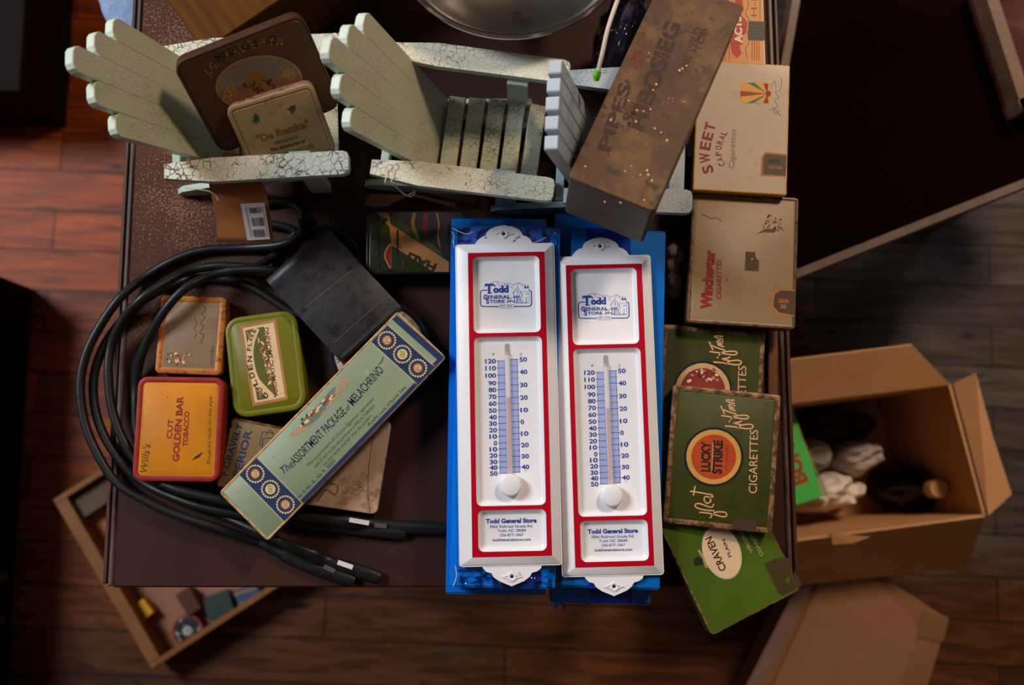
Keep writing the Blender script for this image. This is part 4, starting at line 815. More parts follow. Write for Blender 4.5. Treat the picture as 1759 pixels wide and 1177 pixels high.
# clear plastic wrap ends
film = bpy.data.materials.new('clear_wrap'); film.use_nodes = True; nt = film.node_tree; N = nt.nodes; L = nt.links
tr = N.new('ShaderNodeBsdfTransparent'); gl = N.new('ShaderNodeBsdfGlossy'); gl.inputs['Roughness'].default_value = .08; gl.inputs[0].default_value = (1, 1, 1, 1); mx = N.new('ShaderNodeMixShader'); fz = N.new('ShaderNodeFresnel'); fz.inputs[0].default_value = 1.35
L.new(fz.outputs[0], mx.inputs[0]); L.new(tr.outputs[0], mx.inputs[1]); L.new(gl.outputs[0], mx.inputs[2]); L.new(mx.outputs[0], N['Material Output'].inputs[0])
def crumple(bm, grid, amp, sc, seed, th=.00015):
    rows = []
    for row in grid: rows.append([bm.verts.new(Vector(v)+Vector((0, 0, 1))*amp*(noise.noise(Vector(v)*sc+Vector((seed, 0, 0)))+abs(noise.noise(Vector(v)*sc*2.3+Vector((0, seed, 0)))))) for v in row])
    for i in range(len(rows)-1):
        for j in range(len(rows[0])-1): bm.faces.new((rows[i][j], rows[i][j+1], rows[i+1][j+1], rows[i+1][j]))
def quadgrid(c4, nu, nv):
    a, b_, c_, d = c4; return [[(a.lerp(b_, i/nu)).lerp(d.lerp(c_, i/nu), j/nv) for i in range(nu+1)] for j in range(nv+1)]
wr = empty('clear_plastic_wrap', 'crinkled clear plastic wrap around the box under the left thermometer', 'plastic wrap', loc=U(865, 700, .0605))
iv = Matrix.Translation(wr.location).inverted()
b = bmesh.new(); crumple(b, quadgrid([U(775, 386, .0615), U(956, 391, .0615), U(952, 418, .0612), U(778, 418, .0612)], 46, 12), .0032, 90, 1); crumple(b, quadgrid([U(948, 388, .063), U(962, 400, .058), U(956, 424, .05), U(946, 418, .061)], 8, 10), .003, 160, 2)
o = obj('top_end', b, film, wr, angle=180); o.matrix_parent_inverse = iv
b = bmesh.new(); crumple(b, quadgrid([U(784, 976, .0615), U(968, 972, .0615), U(970, 1012, .0612), U(784, 1010, .0612)], 46, 14), .003, 90, 5); crumple(b, quadgrid([U(782, 968, .062), U(790, 972, .062), U(784, 1012, .058), U(768, 1008, .045)], 6, 14), .003, 160, 7)
o = obj('bottom_end', b, film, wr, angle=180); o.matrix_parent_inverse = iv
for w0 in ([(777, 392), (800, 402), (812, 398)], [(778, 418), (780, 405), (776, 398)], [(780, 425), (779, 412)], [(925, 414), (938, 408)], [(914, 418), (930, 412)], [(782, 972), (784, 990), (778, 1008)]):
    b = bmesh.new(); tube(b, catmull([U(x, y, .0645) for x, y in w0], 5), .0004, 5, flat=.5); o = obj('crease', b, plain('film_crease', (210, 216, 230), rough=.2, alpha=.6), wr); o.matrix_parent_inverse = iv
# ================================================================== TAGS
kraft = mat('brown_kraft_paper', (168, 106, 58), rough=.65, vary=.12, vary_scale=30)
def bent(bm, rows, th=.0004):
    top = [[Vector(v) for v in r_] for r_ in rows]
    vt = [[bm.verts.new(v) for v in r_] for r_ in top]; vb = [[bm.verts.new(v-Vector((0, 0, th))) for v in r_] for r_ in top]
    m_, n_ = len(rows), len(rows[0])
    for i in range(m_-1):
        for j in range(n_-1): bm.faces.new((vt[i][j], vt[i][j+1], vt[i+1][j+1], vt[i+1][j])); bm.faces.new((vb[i][j], vb[i+1][j], vb[i+1][j+1], vb[i][j+1]))
    for i in range(m_-1):
        for j in (0, n_-1): bm.faces.new((vt[i][j], vt[i+1][j], vb[i+1][j], vb[i][j]))
    for j in range(n_-1):
        for i in (0, m_-1): bm.faces.new((vt[i][j], vt[i][j+1], vb[i][j+1], vb[i][j]))
def px_rows(l, n=6):
    out_ = []
    for (a_, c_) in l: A_, B_ = U(*a_), U(*c_); out_.append([A_.lerp(B_, k/n) for k in range(n+1)])
    return out_
tg = empty('paper_price_tag', 'brown folded paper tag with barcode hanging from the left toy chair', 'tag', loc=U(415, 370, .03)); iv = Matrix.Translation(tg.location).inverted()
L1_ = [((351, 254, .070), (408, 264, .070)), ((355, 290, .088), (432, 292, .086)), ((361, 328, .098), (455, 322, .096)), ((366, 350, .094), (460, 345, .092)), ((371, 380, .082), (466, 378, .080)), ((373, 415, .070), (470, 415, .068))]
cols = [catmull([U(*x[k]) for x in L1_], 4) for k in (0, 1)]
b = bmesh.new(); bent(b, [[a_.lerp(c_, k/6) for k in range(7)] for a_, c_ in zip(*cols)]); o = obj('card', b, kraft, tg, angle=60); o.matrix_parent_inverse = iv
def on_tag(u, v, h=.0006): return U(u, v, .098-(v-328)*(.028/87)+.0012+h)
b = bmesh.new(); rows = []
for t in [k/8 for k in range(9)]:
    A_ = lerp2((413, 350), (425, 413), t); B_ = lerp2((454, 348), (464, 411), t); rows.append([on_tag(*lerp2(A_, B_, k/4), .0012) for k in range(5)])
bent(b, rows, .0002); o = obj('barcode_sticker', b, plain('sticker_paper', (200, 190, 192), rough=.5), tg); o.matrix_parent_inverse = iv; st_o = o
b = bmesh.new()
def qq(x, y): A_ = lerp2((413, 350), (425, 413), y); B_ = lerp2((454, 348), (464, 411), y); return on_tag(*lerp2(A_, B_, x), .0017)
for y0, y1, x0, x1 in ((.12, .27, .32, .78), (.40, .62, .34, .80), (.72, .92, .30, .78)):
    x = x0
    while x < x1:
        w_ = rd.choice([.012, .02, .03]); b.faces.new([b.verts.new(qq(*t)) for t in ((x, y0), (x+w_, y0), (x+w_, y1), (x, y1))]); x += w_+rd.choice([.012, .02, .028])
for k in range(26):
    for xx in (.88, .16):
        y0 = .1+k*.032; b.faces.new([b.verts.new(qq(*t)) for t in ((xx, y0), (xx+.05, y0), (xx+.05, y0+.014), (xx, y0+.014))])
o = obj('barcode', b, plain('barcode_ink', (50, 46, 50)), st_o, smooth=False)
strm = plain('white_elastic', (214, 208, 198), rough=.5)
b = bmesh.new(); tube(b, catmull([U(*t) for t in ((316, 322, .118), (345, 326, .116), (362, 330, .110), (371, 338, .104), (375, 344, .102), (370, 334, .106))], 5), .0006, 6); o = obj('string', b, strm, tg); o.matrix_parent_inverse = iv
tg = empty('paper_price_tag', 'brown curled paper tag tied with white string to the middle toy chair', 'tag', loc=U(700, 345, .05)); iv = Matrix.Translation(tg.location).inverted()
rows = px_rows([((625, 351, .050), (637, 333, .076)), ((645, 356, .050), (652, 334, .080)), ((665, 354, .052), (670, 334, .084)), ((685, 344, .058), (690, 334, .086)), ((703, 336, .066), (706, 332, .086)), ((725, 341, .062), (727, 336, .080)), ((755, 350, .054), (756, 344, .072)), ((782, 357, .046), (783, 349, .064))], 4)
b = bmesh.new(); bent(b, rows, .0005); o = obj('card', b, mat('dark_kraft_paper', (124, 86, 52), rough=.65, vary=.15), tg, angle=60); o.matrix_parent_inverse = iv
b = bmesh.new()
for x in (666, 677): tube(b, catmull([U(x-2, 283, .116), U(x+1, 281, .1235), U(x-1, 292, .1215), U(x-3, 306, .1215), U(x-5, 313, .1205), U(x-2, 318, .108)], 5), .0005, 6)
tube(b, catmull([U(662, 313, .116), U(680, 322, .105), U(694, 334, .092), U(700, 336, .090), U(713, 328, .094), U(706, 338, .090), U(690, 330, .094), U(676, 314, .116)], 5), .0005, 6)
o = obj('string', b, strm, tg); o.matrix_parent_inverse = iv
# ================================================================== THINGS ALONG THE BACK
steel = mat('dull_polished_steel', (150, 146, 142), rough=.32, metal=1, vary=.12, vary_scale=14, wear=(120, 112, 106), wear_amt=.40, wear_scale=24)
c = U(878, -144, .150)
root = empty('metal_bowl', 'large dull steel bowl with rolled rim at the back', 'bowl', loc=(c.x, c.y, Z0)); Rb = .1185
b = bmesh.new(); lathe(b, [(.001, .052), (.03, .053), (.058, .062), (.084, .083), (.103, .112), (.110, .138), (Rb-.005, .1465), (Rb-.0016, .1490), (Rb, .1475), (Rb-.001, .1445), (Rb-.006, .1405), (.1075, .134), (.100, .108), (.080, .078), (.055, .058), (.045, .050), (.045, .001), (.042, 0), (.001, .0)], 96, cap=True); obj('bowl', b, steel, root, angle=60)
b = bmesh.new(); lathe(b, [(Rb-.0035, .1488), (Rb-.001, .1505), (Rb+.0015, .1488), (Rb+.0015, .1465), (Rb-.001, .1455)], 96); obj('rolled_rim', b, mat('bright_steel_rim', (196, 190, 186), rough=.18, metal=1, vary=.1), root)
wd = mat('golden_brown_board', (92, 54, 14), rough=.6, vary=.4, vary_scale=18, scale_v=(6, .6, 1), spec=.08)
s = Surf([(196, -129), (476, -323), (632, -98), (348, 80)], .100)
root = empty('wooden_box', 'brown wooden box behind the left toy chair', 'box', mw=s.M @ Matrix.Translation((0, 0, -.100)))
b = bmesh.new(); slab(b, s.w, s.h, .002, [(.001, .0005), (0, .001), (0, .0925)]); obj('body', b, wd, root)
b = bmesh.new(); slab(b, s.w+.002, s.h+.002, .002, [(.0005, .093), (0, .0935), (0, .099), (.001, .100)]); obj('lid', b, wd, root)
# bag
bagm = bpy.data.materials.new('crinkled_clear_bag'); bagm.use_nodes = True; nt = bagm.node_tree; N = nt.nodes; L = nt.links
tr = N.new('ShaderNodeBsdfTransparent'); tr.inputs[0].default_value = (.86, .86, .9, 1); gl = N.new('ShaderNodeBsdfGlossy'); gl.inputs['Roughness'].default_value = .12; mx = N.new('ShaderNodeMixShader'); fz = N.new('ShaderNodeFresnel'); fz.inputs[0].default_value = 1.5
L.new(fz.outputs[0], mx.inputs[0]); L.new(tr.outputs[0], mx.inputs[1]); L.new(gl.outputs[0], mx.inputs[2]); L.new(mx.outputs[0], N['Material Output'].inputs[0])
c = U(1072, 52, .115)
root = empty('clear_plastic_bag', 'crinkled clear plastic bag with a dark object, beside the long rusty tin', 'bag', loc=(c.x, c.y, Z0))
def lump(bm, cx_, cy_, cz_, rx, ry, rz, amp, sc, seed, rot=0, sub=5):
    r0 = bmesh.ops.create_icosphere(bm, subdivisions=sub, radius=1)
    for v in r0['verts']:
        p_ = v.co.copy(); k = 1+amp*(abs(noise.noise(p_*sc+Vector((seed, 0, 0))))*2-.5)+amp*.5*noise.noise(p_*sc*2.7+Vector((0, seed, 0)))
        q_2 = Vector((p_.x*rx*k, p_.y*ry*k, p_.z*rz*k)); ca, sa = math.cos(rot), math.sin(rot)
        v.co = (cx_+q_2.x*ca-q_2.y*sa, cy_+q_2.x*sa+q_2.y*ca, cz_+q_2.z)
b = bmesh.new(); lump(b, 0, .01, .076, .021, .046, .074, .26, 1.5, 3, rot=-.35, sub=5); obj('bag', b, bagm, root, angle=180)
b = bmesh.new(); lump(b, .002, .012, .062, .013, .036, .058, .12, 1.4, 9, rot=-.35, sub=4); obj('dark_contents', b, mat('navy_plastic', (90, 80, 112), rough=.25), root)
tie = empty('plastic_stick', 'thin white plastic stick with a bright green tip, against the clear bag', 'stick', loc=U(1045, 60, .15)); iv = Matrix.Translation(tie.location).inverted()
b = bmesh.new(); tube(b, catmull([U(1073, -30, .165), U(1058, 8, .165), U(1044, 50, .165), U(1035, 90, .160), U(1027, 124, .150)], 6), .0020, 10); o = obj('stick', b, plain('ivory_plastic', (206, 192, 176)), tie); o.matrix_parent_inverse = iv
b = bmesh.new(); tube(b, [U(1028, 121, .151), U(1025, 130, .149), U(1024, 138, .146)], [.0032, .0036, .0026], 10); o = obj('tip', b, plain('lime_green_plastic', (96, 170, 26)), tie); o.matrix_parent_inverse = iv
# figurine between boxes and tins
c = U(1158, 455, .02)
root = empty('ceramic_figurine', 'small grey-brown glazed figurine beside the right thermometer box', 'figurine', loc=(c.x, c.y, Z0))
gz = mat('taupe_glaze', (120, 100, 86), rough=.25, vary=.3, vary_scale=120, spots=(50, 38, 30), spot_scale=200, spot_amt=.62)
b = bmesh.new()
for (x, y, z, rx, ry, rz) in ((.001, .014, .014, .0085, .010, .012), (.006, .010, .012, .006, .009, .010), (-.001, .002, .011, .0075, .012, .010), (.001, -.016, .012, .008, .012, .011), (.0, -.026, .008, .007, .008, .008)): lump(b, x, y, z, rx, ry, rz, .08, 2, 4, sub=3)
o = obj('body', b, gz, root, angle=180); md = o.modifiers.new('blend', 'REMESH'); md.mode = 'VOXEL'; md.voxel_size = .0011; md.use_smooth_shade = True
b = bmesh.new(); box(b, -.008, .008, -.032, .022, 0, .004, .001); obj('base', b, gz, root)
b = bmesh.new(); s = Surf([(1319, 566), (1336, 567), (1337, 700), (1320, 700)], .006); slab(b, s.w, s.h, .001, [(0, 0), (0, .005), (.001, .006)])
o = obj('wooden_strip', b, mat('bamboo_strip', (104, 66, 40), rough=.5, vary=.3, vary_scale=60), smooth=False); o.matrix_world = s.M @ Matrix.Translation((0, 0, -.006)); tag(o, 'narrow brown wooden strip along the right table rim under the tins', 'wooden strip')
# ================================================================== AROUND THE TABLE
darkw = mat('almost_black_stained_wood', (16, 6, 5), rough=.7, spec=.1, vary=.4, vary_scale=8)
cA = UF(47, 700, 0)
root = empty('dark_cabinet', 'near-black wooden cabinet along the left edge of the floor', 'cabinet', loc=(cA.x-.22, 0, 0))
b = bmesh.new(); box(b, -.6, .217, -1.1, .33, .0, .14, .003); obj('body', b, darkw, root, smooth=False)
b = bmesh.new(); box(b, -.6, .219, -1.11, .331, .1405, .16, .003); obj('top', b, darkw, root, smooth=False)
for v_ in (990, 1060):
    q = UF(38, v_, .02); b = bmesh.new(); box(b, .2172, .2205, q.y-.012, q.y+.012, .03, .06, .0008); lathe(b, [(.0005, .010), (.004, .009), (.005, 0)], 12, (.2215, q.y, .04)); obj('metal_clasp', b, mat('tarnished_metal', (110, 104, 104), rough=.35, metal=.8), root)
q = UF(114, 219, 0)
root = empty('dark_crate', 'near-black wooden crate standing beyond the dark cabinet at upper left', 'crate', loc=(q.x-.25, q.y+.3, 0))
b = bmesh.new(); box(b, -1.1, .25, -.3, .5, 0, .16, .002); obj('body', b, darkw, root, smooth=False)
b = bmesh.new(); box(b, -1.1, .252, -.302, .502, .1605, .18, .002); obj('lid', b, darkw, root, smooth=False)
# denim
dn = mat('faded_blue_denim', (132, 156, 196), rough=.75, vary=.18, vary_scale=60, spots=(196, 206, 224), spot_scale=700, spot_amt=.6)
o_px = [(150, -70), (262, -70), (262, 40), (247, 92), (232, 104), (214, 96), (200, 80), (186, 48), (168, 4)]
top = [U(u, v, -.09) for u, v in o_px]; cc = sum(top, Vector())/len(top); rings = []
for z_, k_ in ((0, 1.0), (.004, 1.04), (.25, 1.02), (.5, 1.0), (.655, .99), (.66, .93), (.664, .7)):
    ring = []
    for i, v in enumerate(catmull([t.copy() for t in top], 4, True)):
        w_ = 1+.03*math.sin(i*1.7+z_*9); ring.append(((v.x-cc.x)*k_*w_, (v.y-cc.y)*k_*w_, z_))
    rings.append(ring)
b = bmesh.new(); loft(b, rings); o = obj('denim_fabric', b, dn, angle=60); o.location = (cc.x, cc.y, 0); tag(o, 'pale blue denim fabric beside the upper left table edge', 'fabric')
# low table at right
mv = mat('dark_maroon_velvet', (12, 1, 2), rough=.9, vary=.4, vary_scale=6, spec=.03)
def poly_prism(px, z, th, m, name, parent=None, bev=.001):
    q = [U(u, v, z) for u, v in px]; c_ = sum(q, Vector())/len(q)
    b = bmesh.new(); prism(b, [(v.x-c_.x, v.y-c_.y) for v in q], -th, 0, bev); o = obj(name, b, m, parent, smooth=False); return o, c_
root = empty('low_table', 'low table with dark maroon top and pale wooden edge at right', 'table', loc=(1.0, .9, 0))
zz = -.30
lo = [U(1290, 494, zz), U(1830, 279, zz), U(2010, 700-1100, zz), U(1440, -380, zz)]
ctr = sum(lo, Vector())/4
def P_(o): o.matrix_parent_inverse = Matrix.Translation(root.location).inverted(); return o
b = bmesh.new(); prism(b, [(v.x, v.y) for v in lo], Z0+zz-.035, Z0+zz-.002, .001); P_(obj('tabletop', b, mv, root, smooth=False))
ed = mat('grey_brown_edge_wood', (92, 70, 56), rough=.5, vary=.3, vary_scale=30)
for i in range(4):
    a_, c_ = lo[i], lo[(i+1) % 4]; d = (c_-a_).normalized(); nn = Vector((d.y, -d.x, 0))
    if nn.dot(ctr-a_) > 0: nn = -nn
    b = bmesh.new(); loft(b, [[a_+nn*.0, a_+nn*.011, a_+nn*.011-Vector((0, 0, .04)), a_-Vector((0, 0, .04))], [c_+nn*.0, c_+nn*.011, c_+nn*.011-Vector((0, 0, .04)), c_-Vector((0, 0, .04))]]); P_(obj('edge_band', b, ed, root, smooth=False))
for v in lo:
    q = v.lerp(ctr, .12); b = bmesh.new(); box(b, q.x-.02, q.x+.02, q.y-.02, q.y+.02, 0, Z0+zz-.0355, .002); P_(obj('leg', b, ed, root, smooth=False))
fm = mat('brown_tray_wood', (96, 68, 52), rough=.5, vary=.3, vary_scale=30)
root = empty('wooden_tray', 'shallow wood-framed tray with dark red bed at the upper right corner', 'tray', loc=(1.0, 1.0, 0)); 
tp = [U(1686, -30, zz+.045), U(1757, 190, zz+.045), U(2050, 80, zz+.045), U(1985, -160, zz+.045)]; c4 = sum(tp, Vector())/4
b = bmesh.new(); prism(b, [(v.x, v.y) for v in tp], Z0+zz+.0005, Z0+zz+.012, .001); P_(obj('bed', b, mat('dark_red_bed', (70, 14, 14), rough=.7, vary=.3, vary_scale=20, wear=(96, 52, 36), wear_amt=.36, wear_scale=14), root, smooth=False))
for i in range(4):
    a_, c_ = tp[i], tp[(i+1) % 4]; d = (c_-a_).normalized(); nn = Vector((d.y, -d.x, 0))
    if nn.dot(c4-a_) < 0: nn = -nn
    dz = Vector((0, 0, .033)); b = bmesh.new(); loft(b, [[a_, a_+nn*.016, a_+nn*.016-dz, a_-dz], [c_, c_+nn*.016, c_+nn*.016-dz, c_-dz]]); P_(obj('frame_rail', b, fm, root, smooth=False))
# ------------------------------------------------------------------ cardboard box with its contents
cb = mat('corrugated_cardboard', (196, 146, 102), rough=.7, vary=.07, vary_scale=20, spec=.2)
def sheet(bm, q, th=.004):
    n_ = (q[1]-q[0]).cross(q[3]-q[0]).normalized()*th; loft(bm, [[v-n_/2 for v in q], [v+n_/2 for v in q]])
ZR = .30
rim = [UF(1240, 706, ZR), UF(1631, 660, ZR), UF(1691, 886, ZR), UF(1262, 942, ZR)]
cx_ = sum(rim, Vector())/4; root = empty('open_cardboard_box', 'open cardboard box on the floor at right with flaps folded out', 'box', loc=(cx_.x, cx_.y, 0))
bot = [Vector((v.x, v.y, .004)) for v in rim]
b = bmesh.new(); sheet(b, bot, .006)
for i in range(4): sheet(b, [rim[i], rim[(i+1) % 4], bot[(i+1) % 4], bot[i]])
P_(obj('body', b, cb, root, smooth=False))
for nm, q in (('flap', [rim[0], rim[1], UF(1566, 592, ZR+.045), UF(1225, 634, ZR+.045)]), ('flap', [rim[1]+Vector((.004, 0, 0)), rim[2]+Vector((.004, 0, 0)), UF(1736, 849, ZR-.01), UF(1704, 752, ZR+.01), UF(1674, 641, ZR+.02)]), ('flap', [rim[2], rim[3], UF(1285, 1012, ZR-.145), UF(1660, 974, ZR-.145)])):
    b = bmesh.new()
    if len(q) == 5:
        n_ = Vector((0, 0, .004)); loft(b, [q, [v+n_ for v in q]])
    else: sheet(b, q)
    P_(obj(nm, b, cb, root, smooth=False))
b = bmesh.new(); q = [UF(1425, 916, ZR+.003), UF(1495, 922, ZR+.004), UF(1462, 934, ZR), UF(1430, 936, ZR-.004)]; loft(b, [q, [v+Vector((0, 0, .002)) for v in q]]); P_(obj('torn_lip', b, cb, root, smooth=False))
# green book
s = Surf([(1262, 706), (1346, 676), (1421, 852), (1335, 876)], ZR-.05-Z0)
root = empty('green_book', 'bright green book standing in the open cardboard box', 'book', mw=s.M @ Matrix.Translation((0, 0, -.03)))
b = bmesh.new(); slab(b, s.w, s.h, .001, [(0, .0265), (0, .030)]); slab(b, s.w, s.h, .001, [(0, 0), (0, .0035)]); obj('cover', b, mat('bright_green_cover', (72, 186, 78), rough=.5, vary=.1), root, smooth=False)
b = bmesh.new(); box(b, -s.w/2+.003, s.w/2-.003, -s.h/2+.003, s.h/2-.003, .0036, .0264, .0005); obj('pages', b, plain('paper_pages', (190, 180, 140)), root, smooth=False)
p = Print(s); p.text('BUNCH', (1388, 828), (1345, 712), 24, ink('brick', (150, 62, 44), .3), .05); p.line([(1346, 678), (1420, 850)], ink('spine_olive', (120, 140, 60), .1), 3); o = p.build('printed_lettering', root); o.location = (0, 0, .030)
def cloth(name, label, cat, u, v, z0, rx, ry, h, m, seed, rot=0, amp=.35, sc=1.2):
    c_ = UF(u, v, z0+h*.8); b = bmesh.new(); n1, n2 = 96, 44; rings = []
    ca, sa = math.cos(rot), math.sin(rot)
    for i in range(n2+1):
        t = i/n2; ring = []
        for k in range(n1):
            a_ = 2*math.pi*k/n1; e_ = 1+.22*noise.noise(Vector((math.cos(a_)*sc, math.sin(a_)*sc, seed)))+.10*noise.noise(Vector((math.cos(a_)*sc*3, math.sin(a_)*sc*3, seed)))
            x, y = rx*t*math.cos(a_)*e_, ry*t*math.sin(a_)*e_
            pn = Vector((x*16+seed, y*38, seed)); w1 = noise.noise(Vector((x*20, y*20, seed+3)))
            ridge = (1-abs(noise.noise(pn+Vector((w1, w1*1.5, 0))))*2.6)
            z = h*(1-t**5)*.86+.022*amp*ridge*(1-t**6)+.008*amp*(1-abs(noise.noise(pn*2.2))*2.4)
            ring.append((x*ca-y*sa, x*sa+y*ca, max(z, 0)))
        rings.append(ring)
    rings[0] = [(v_[0]+.00001*math.cos(k), v_[1]+.00001*math.sin(k), v_[2]) for k, v_ in enumerate(rings[0])]
    b2 = rings[::-1]; loft(b, b2); o = obj(name, b, m, angle=180); o.location = (c_.x, c_.y, z0); return tag(o, label, cat)
wc = mat('soft_white_cotton', (226, 216, 208), rough=.8, vary=.12, vary_scale=40); gc = mat('grey_cotton', (180, 166, 160), rough=.8, vary=.15); dc = mat('charcoal_cloth', (52, 48, 46), rough=.8, vary=.25)
cloth('crumpled_cloth', 'charcoal cloth at the back of the open cardboard box', 'cloth', 1445, 730, .012, .085, .036, .13, dc, 2.2, .0)
cloth('crumpled_cloth', 'crumpled white cloth below the green book in the open cardboard box', 'cloth', 1436, 846, .012, .070, .036, .17, wc, 5.1, .25, .8)
cloth('crumpled_cloth', 'light grey cloth in the middle of the open cardboard box', 'cloth', 1484, 786, .012, .052, .036, .19, gc, 7.7, .3, .6)
cloth('crumpled_cloth', 'grey-white patterned cloth beside the green book in the cardboard box', 'cloth', 1400, 780, .012, .040, .036, .175, mat('lined_cloth', (150, 140, 134), rough=.8, vary=.3, vary_scale=60), 11.3, .3, .5)
c_ = UF(1614, 840, .225)
root = empty('dark_bottle', 'dark brown glass bottle with a pale round cap standing in the cardboard box', 'bottle', loc=(c_.x, c_.y, .0075))
b = bmesh.new(); lathe(b, [(.001, 0), (.034, 0), (.0375, .004), (.0375, .115), (.034, .135), (.019, .160), (.0125, .172), (.0125, .198), (.001, .198)], 40, cap=True); obj('glass', b, mat('dark_brown_glass', (16, 7, 4), rough=.12, vary=.1), root)
b = bmesh.new(); lathe(b, [(.0130, .190), (.0145, .191), (.0145, .214), (.013, .2165), (.0001, .2165)], 28); obj('cap', b, mat('tan_cap', (206, 160, 108), rough=.45, vary=.35, vary_scale=200), root)
# ------------------------------------------------------------------ taped carton at the bottom right
root = empty('taped_cardboard_carton', 'cardboard carton with worn clear tape at the bottom right corner', 'carton', loc=(.6, -.45, 0))
cb2 = mat('dull_cardboard', (134, 92, 64), rough=.65, vary=.12, vary_scale=12, spec=.3)
q = [UF(u, v, .14) for u, v in ((1400, 990), (1508, 985), (1629, 1064), (1560, 1290), (1262, 1270))]
b = bmesh.new(); prism(b, [(v.x, v.y) for v in q], .001, .14, .001); P_(obj('body', b, cb2, root, smooth=False))
b = bmesh.new(); q2 = [UF(u, v, .1415) for u, v in ((1410, 992), (1500, 988), (1577, 1081), (1510, 1285), (1285, 1268))]; loft(b, [q2, [v+Vector((0, 0, .003)) for v in q2]]); P_(obj('flap', b, mat('pale_cardboard', (142, 100, 72), rough=.6, vary=.1, vary_scale=12), root, smooth=False))
b = bmesh.new(); q2 = [UF(u, v, .150) for u, v in ((1376, 992), (1402, 991), (1265, 1268), (1238, 1262))]; sheet(b, q2, .004); P_(obj('side_flap', b, mat('mauve_grey_card', (124, 98, 92), rough=.5, vary=.1), root, smooth=False))
b = bmesh.new(); q2 = [UF(u, v, .146) for u, v in ((1588, 1046), (1630, 1060), (1622, 1102), (1575, 1092))]; loft(b, [q2, [v+Vector((0, 0, .0004)) for v in q2]]); P_(obj('clear_tape', b, plain('yellowed_tape', (150, 120, 80), rough=.3, alpha=.25), root, smooth=False))
# ------------------------------------------------------------------ tray of odds and ends, bottom left
s = Surf([(372, 668), (545, 955), (266, 1157), (95, 868)], .055-Z0)
root = empty('shallow_wooden_drawer', 'shallow wooden drawer of small things on the floor, partly under the table', 'drawer', mw=s.M @ Matrix.Translation((0, 0, -.055)))
dw = mat('drawer_pine', (132, 82, 40), rough=.55, vary=.2, vary_scale=20)
b = bmesh.new(); box(b, -s.w/2+.002, s.w/2-.002, -s.h/2+.002, s.h/2-.002, 0, .008, .001); obj('bottom_panel', b, mat('drawer_paper', (146, 98, 74), rough=.7, vary=.2, vary_scale=14), root, smooth=False)
t_ = .022
for x0, x1, y0, y1 in ((-s.w/2, -s.w/2+.010, -s.h/2, s.h/2), (s.w/2-.010, s.w/2, -s.h/2, s.h/2), (-s.w/2+.0102, s.w/2-.0102, -s.h/2, -s.h/2+t_), (-s.w/2+.0102, s.w/2-.0102, s.h/2-.010, s.h/2)):
    b = bmesh.new(); box(b, x0, x1, y0, y1, .0082, .055, .001); obj('side_board', b, dw, root, smooth=False)
def small_box(name, label, cat, corners, z, th, m, lidm=None, band=None, r=.002):
    s = Surf(corners, z-Z0); rt = empty(name, label, cat, mw=s.M @ Matrix.Translation((0, 0, -th)))
    b = bmesh.new(); slab(b, s.w, s.h, r, [(.0005, 0), (0, .001), (0, th*.6)]); obj('base', b, m, rt)
    b = bmesh.new(); slab(b, s.w+.001, s.h+.001, r, [(.0003, th*.62), (0, th*.66), (0, th-.001), (.001, th)]); obj('lid', b, lidm or m, rt)
    if band:
        p = Print(s, .0003)
        for q_4, mm in band: p.poly(q_4, mm)
        o = p.build('printed_band', rt); o.location = (0, 0, th)
small_box('small_box', 'little mustard yellow box in the wooden drawer on the floor', 'box', [(229, 1042), (246, 1029), (263, 1052), (246, 1067)], .030, .021, mat('mustard_card', (206, 150, 20), rough=.5, vary=.1))
small_box('small_box', 'brown box with darker top in the wooden drawer on the floor', 'box', [(299, 1024), (320, 1012), (349, 1041), (326, 1058)], .034, .025, mat('ochre_card', (128, 80, 36), rough=.5), mat('dark_brown_card', (82, 46, 28), rough=.5))
small_box('small_tin', 'dark teal rounded tin in the wooden drawer on the floor', 'tin', [(346, 1028), (390, 1014), (404, 1052), (362, 1070)], .036, .027, mat('dark_teal_tin', (52, 66, 62), rough=.4, vary=.2), r=.008)
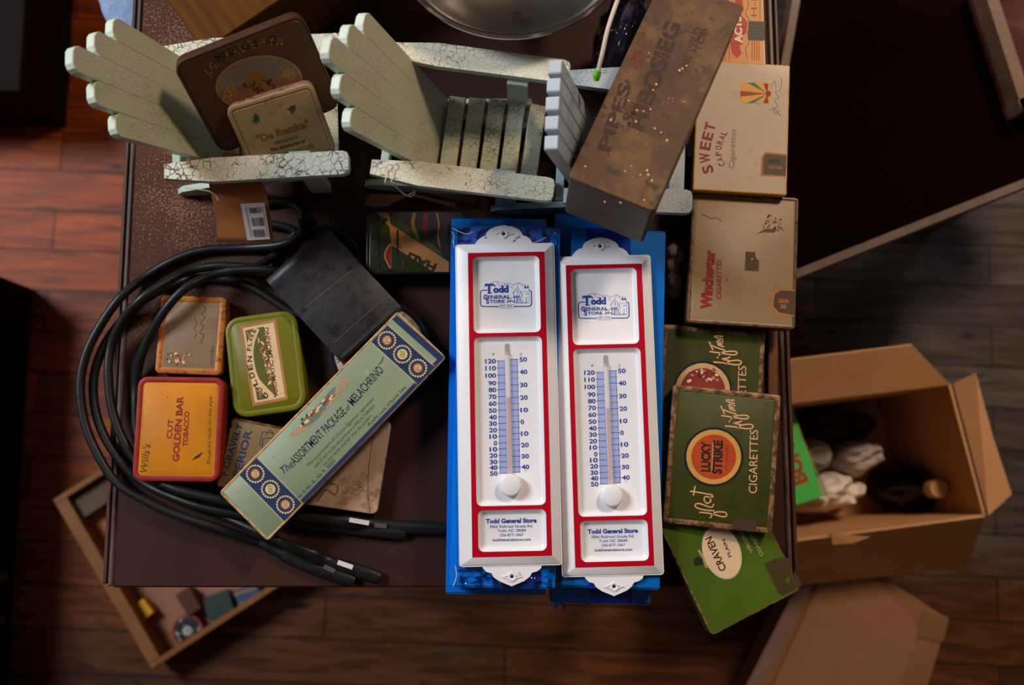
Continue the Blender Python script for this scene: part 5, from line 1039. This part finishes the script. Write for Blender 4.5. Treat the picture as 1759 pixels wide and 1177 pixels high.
small_box('small_box', 'blue and tan striped box in the wooden drawer on the floor', 'box', [(399, 1016), (438, 1004), (452, 1026), (414, 1046)], .034, .025, mat('slate_blue_card', (64, 76, 108), rough=.5), band=[([(401, 1020), (438, 1008), (440, 1012), (403, 1024)], ink('stripe_tan', (150, 110, 80), .1)), ([(410, 1038), (448, 1022), (450, 1025), (412, 1042)], ink('stripe_tan', (150, 110, 80), .1))])
c_ = UF(322, 1084, .030); root = empty('round_badge_tin', 'small round tin with red rim and black and white top in the drawer', 'tin', loc=(c_.x, c_.y, .009))
b = bmesh.new(); lathe(b, [(.0255, 0), (.027, .001), (.027, .019), (.026, .021), (.023, .021)], 40); obj('rim', b, mat('dull_red_rim', (140, 50, 44), rough=.4, vary=.2), root)
b = bmesh.new(); lathe(b, [(.0232, .0209), (.018, .0214), (.001, .0214)], 40, cap=False); obj('top', b, mat('charcoal_badge', (40, 36, 38), rough=.4, spots=(190, 180, 176), spot_scale=110, spot_amt=.58), root)
b = bmesh.new(); lathe(b, [(.001, .0225), (.008, .0225), (.0085, .0216)], 24); obj('centre_disc', b, mat('pale_badge', (170, 158, 152), rough=.4, vary=.4, vary_scale=200), root)
o, c_ = poly_prism([(150, 884), (166, 866), (186, 880), (206, 935), (190, 1000), (172, 930)], .016-Z0, .006, mat('pinkish_paper', (176, 104, 70), rough=.7, vary=.15), 'folded_paper'); o.location = (c_.x, c_.y, c_.z); tag(o, 'pinkish folded paper in the wooden drawer on the floor', 'paper')
o, c_ = poly_prism([(112, 868), (182, 818), (214, 842), (160, 880), (134, 896)], .040-Z0, .022, mat('drab_card', (92, 74, 54), rough=.7, vary=.15), 'flat_card_box'); o.location = (c_.x, c_.y, c_.z); tag(o, 'drab grey-brown flat box in the left corner of the wooden drawer', 'box')
# ================================================================== WALLS
pl_ = mat('aged_plaster', (120, 96, 78), rough=.8, vary=.15, vary_scale=2)
for nm, (x0, x1, y0, y1) in {'wall_left': (-3.24, -3.2, -2.0, 2.6), 'wall_right': (2.4, 2.44, -2.0, 2.6), 'wall_back': (-3.24, 2.44, 2.601, 2.64), 'wall_front': (-3.24, 2.44, -2.04, -2.001)}.items():
    b = bmesh.new(); box(b, x0, x1, y0, y1, -.03, 3.6, .001); tag(obj(nm, b, pl_, smooth=False), kind='structure')
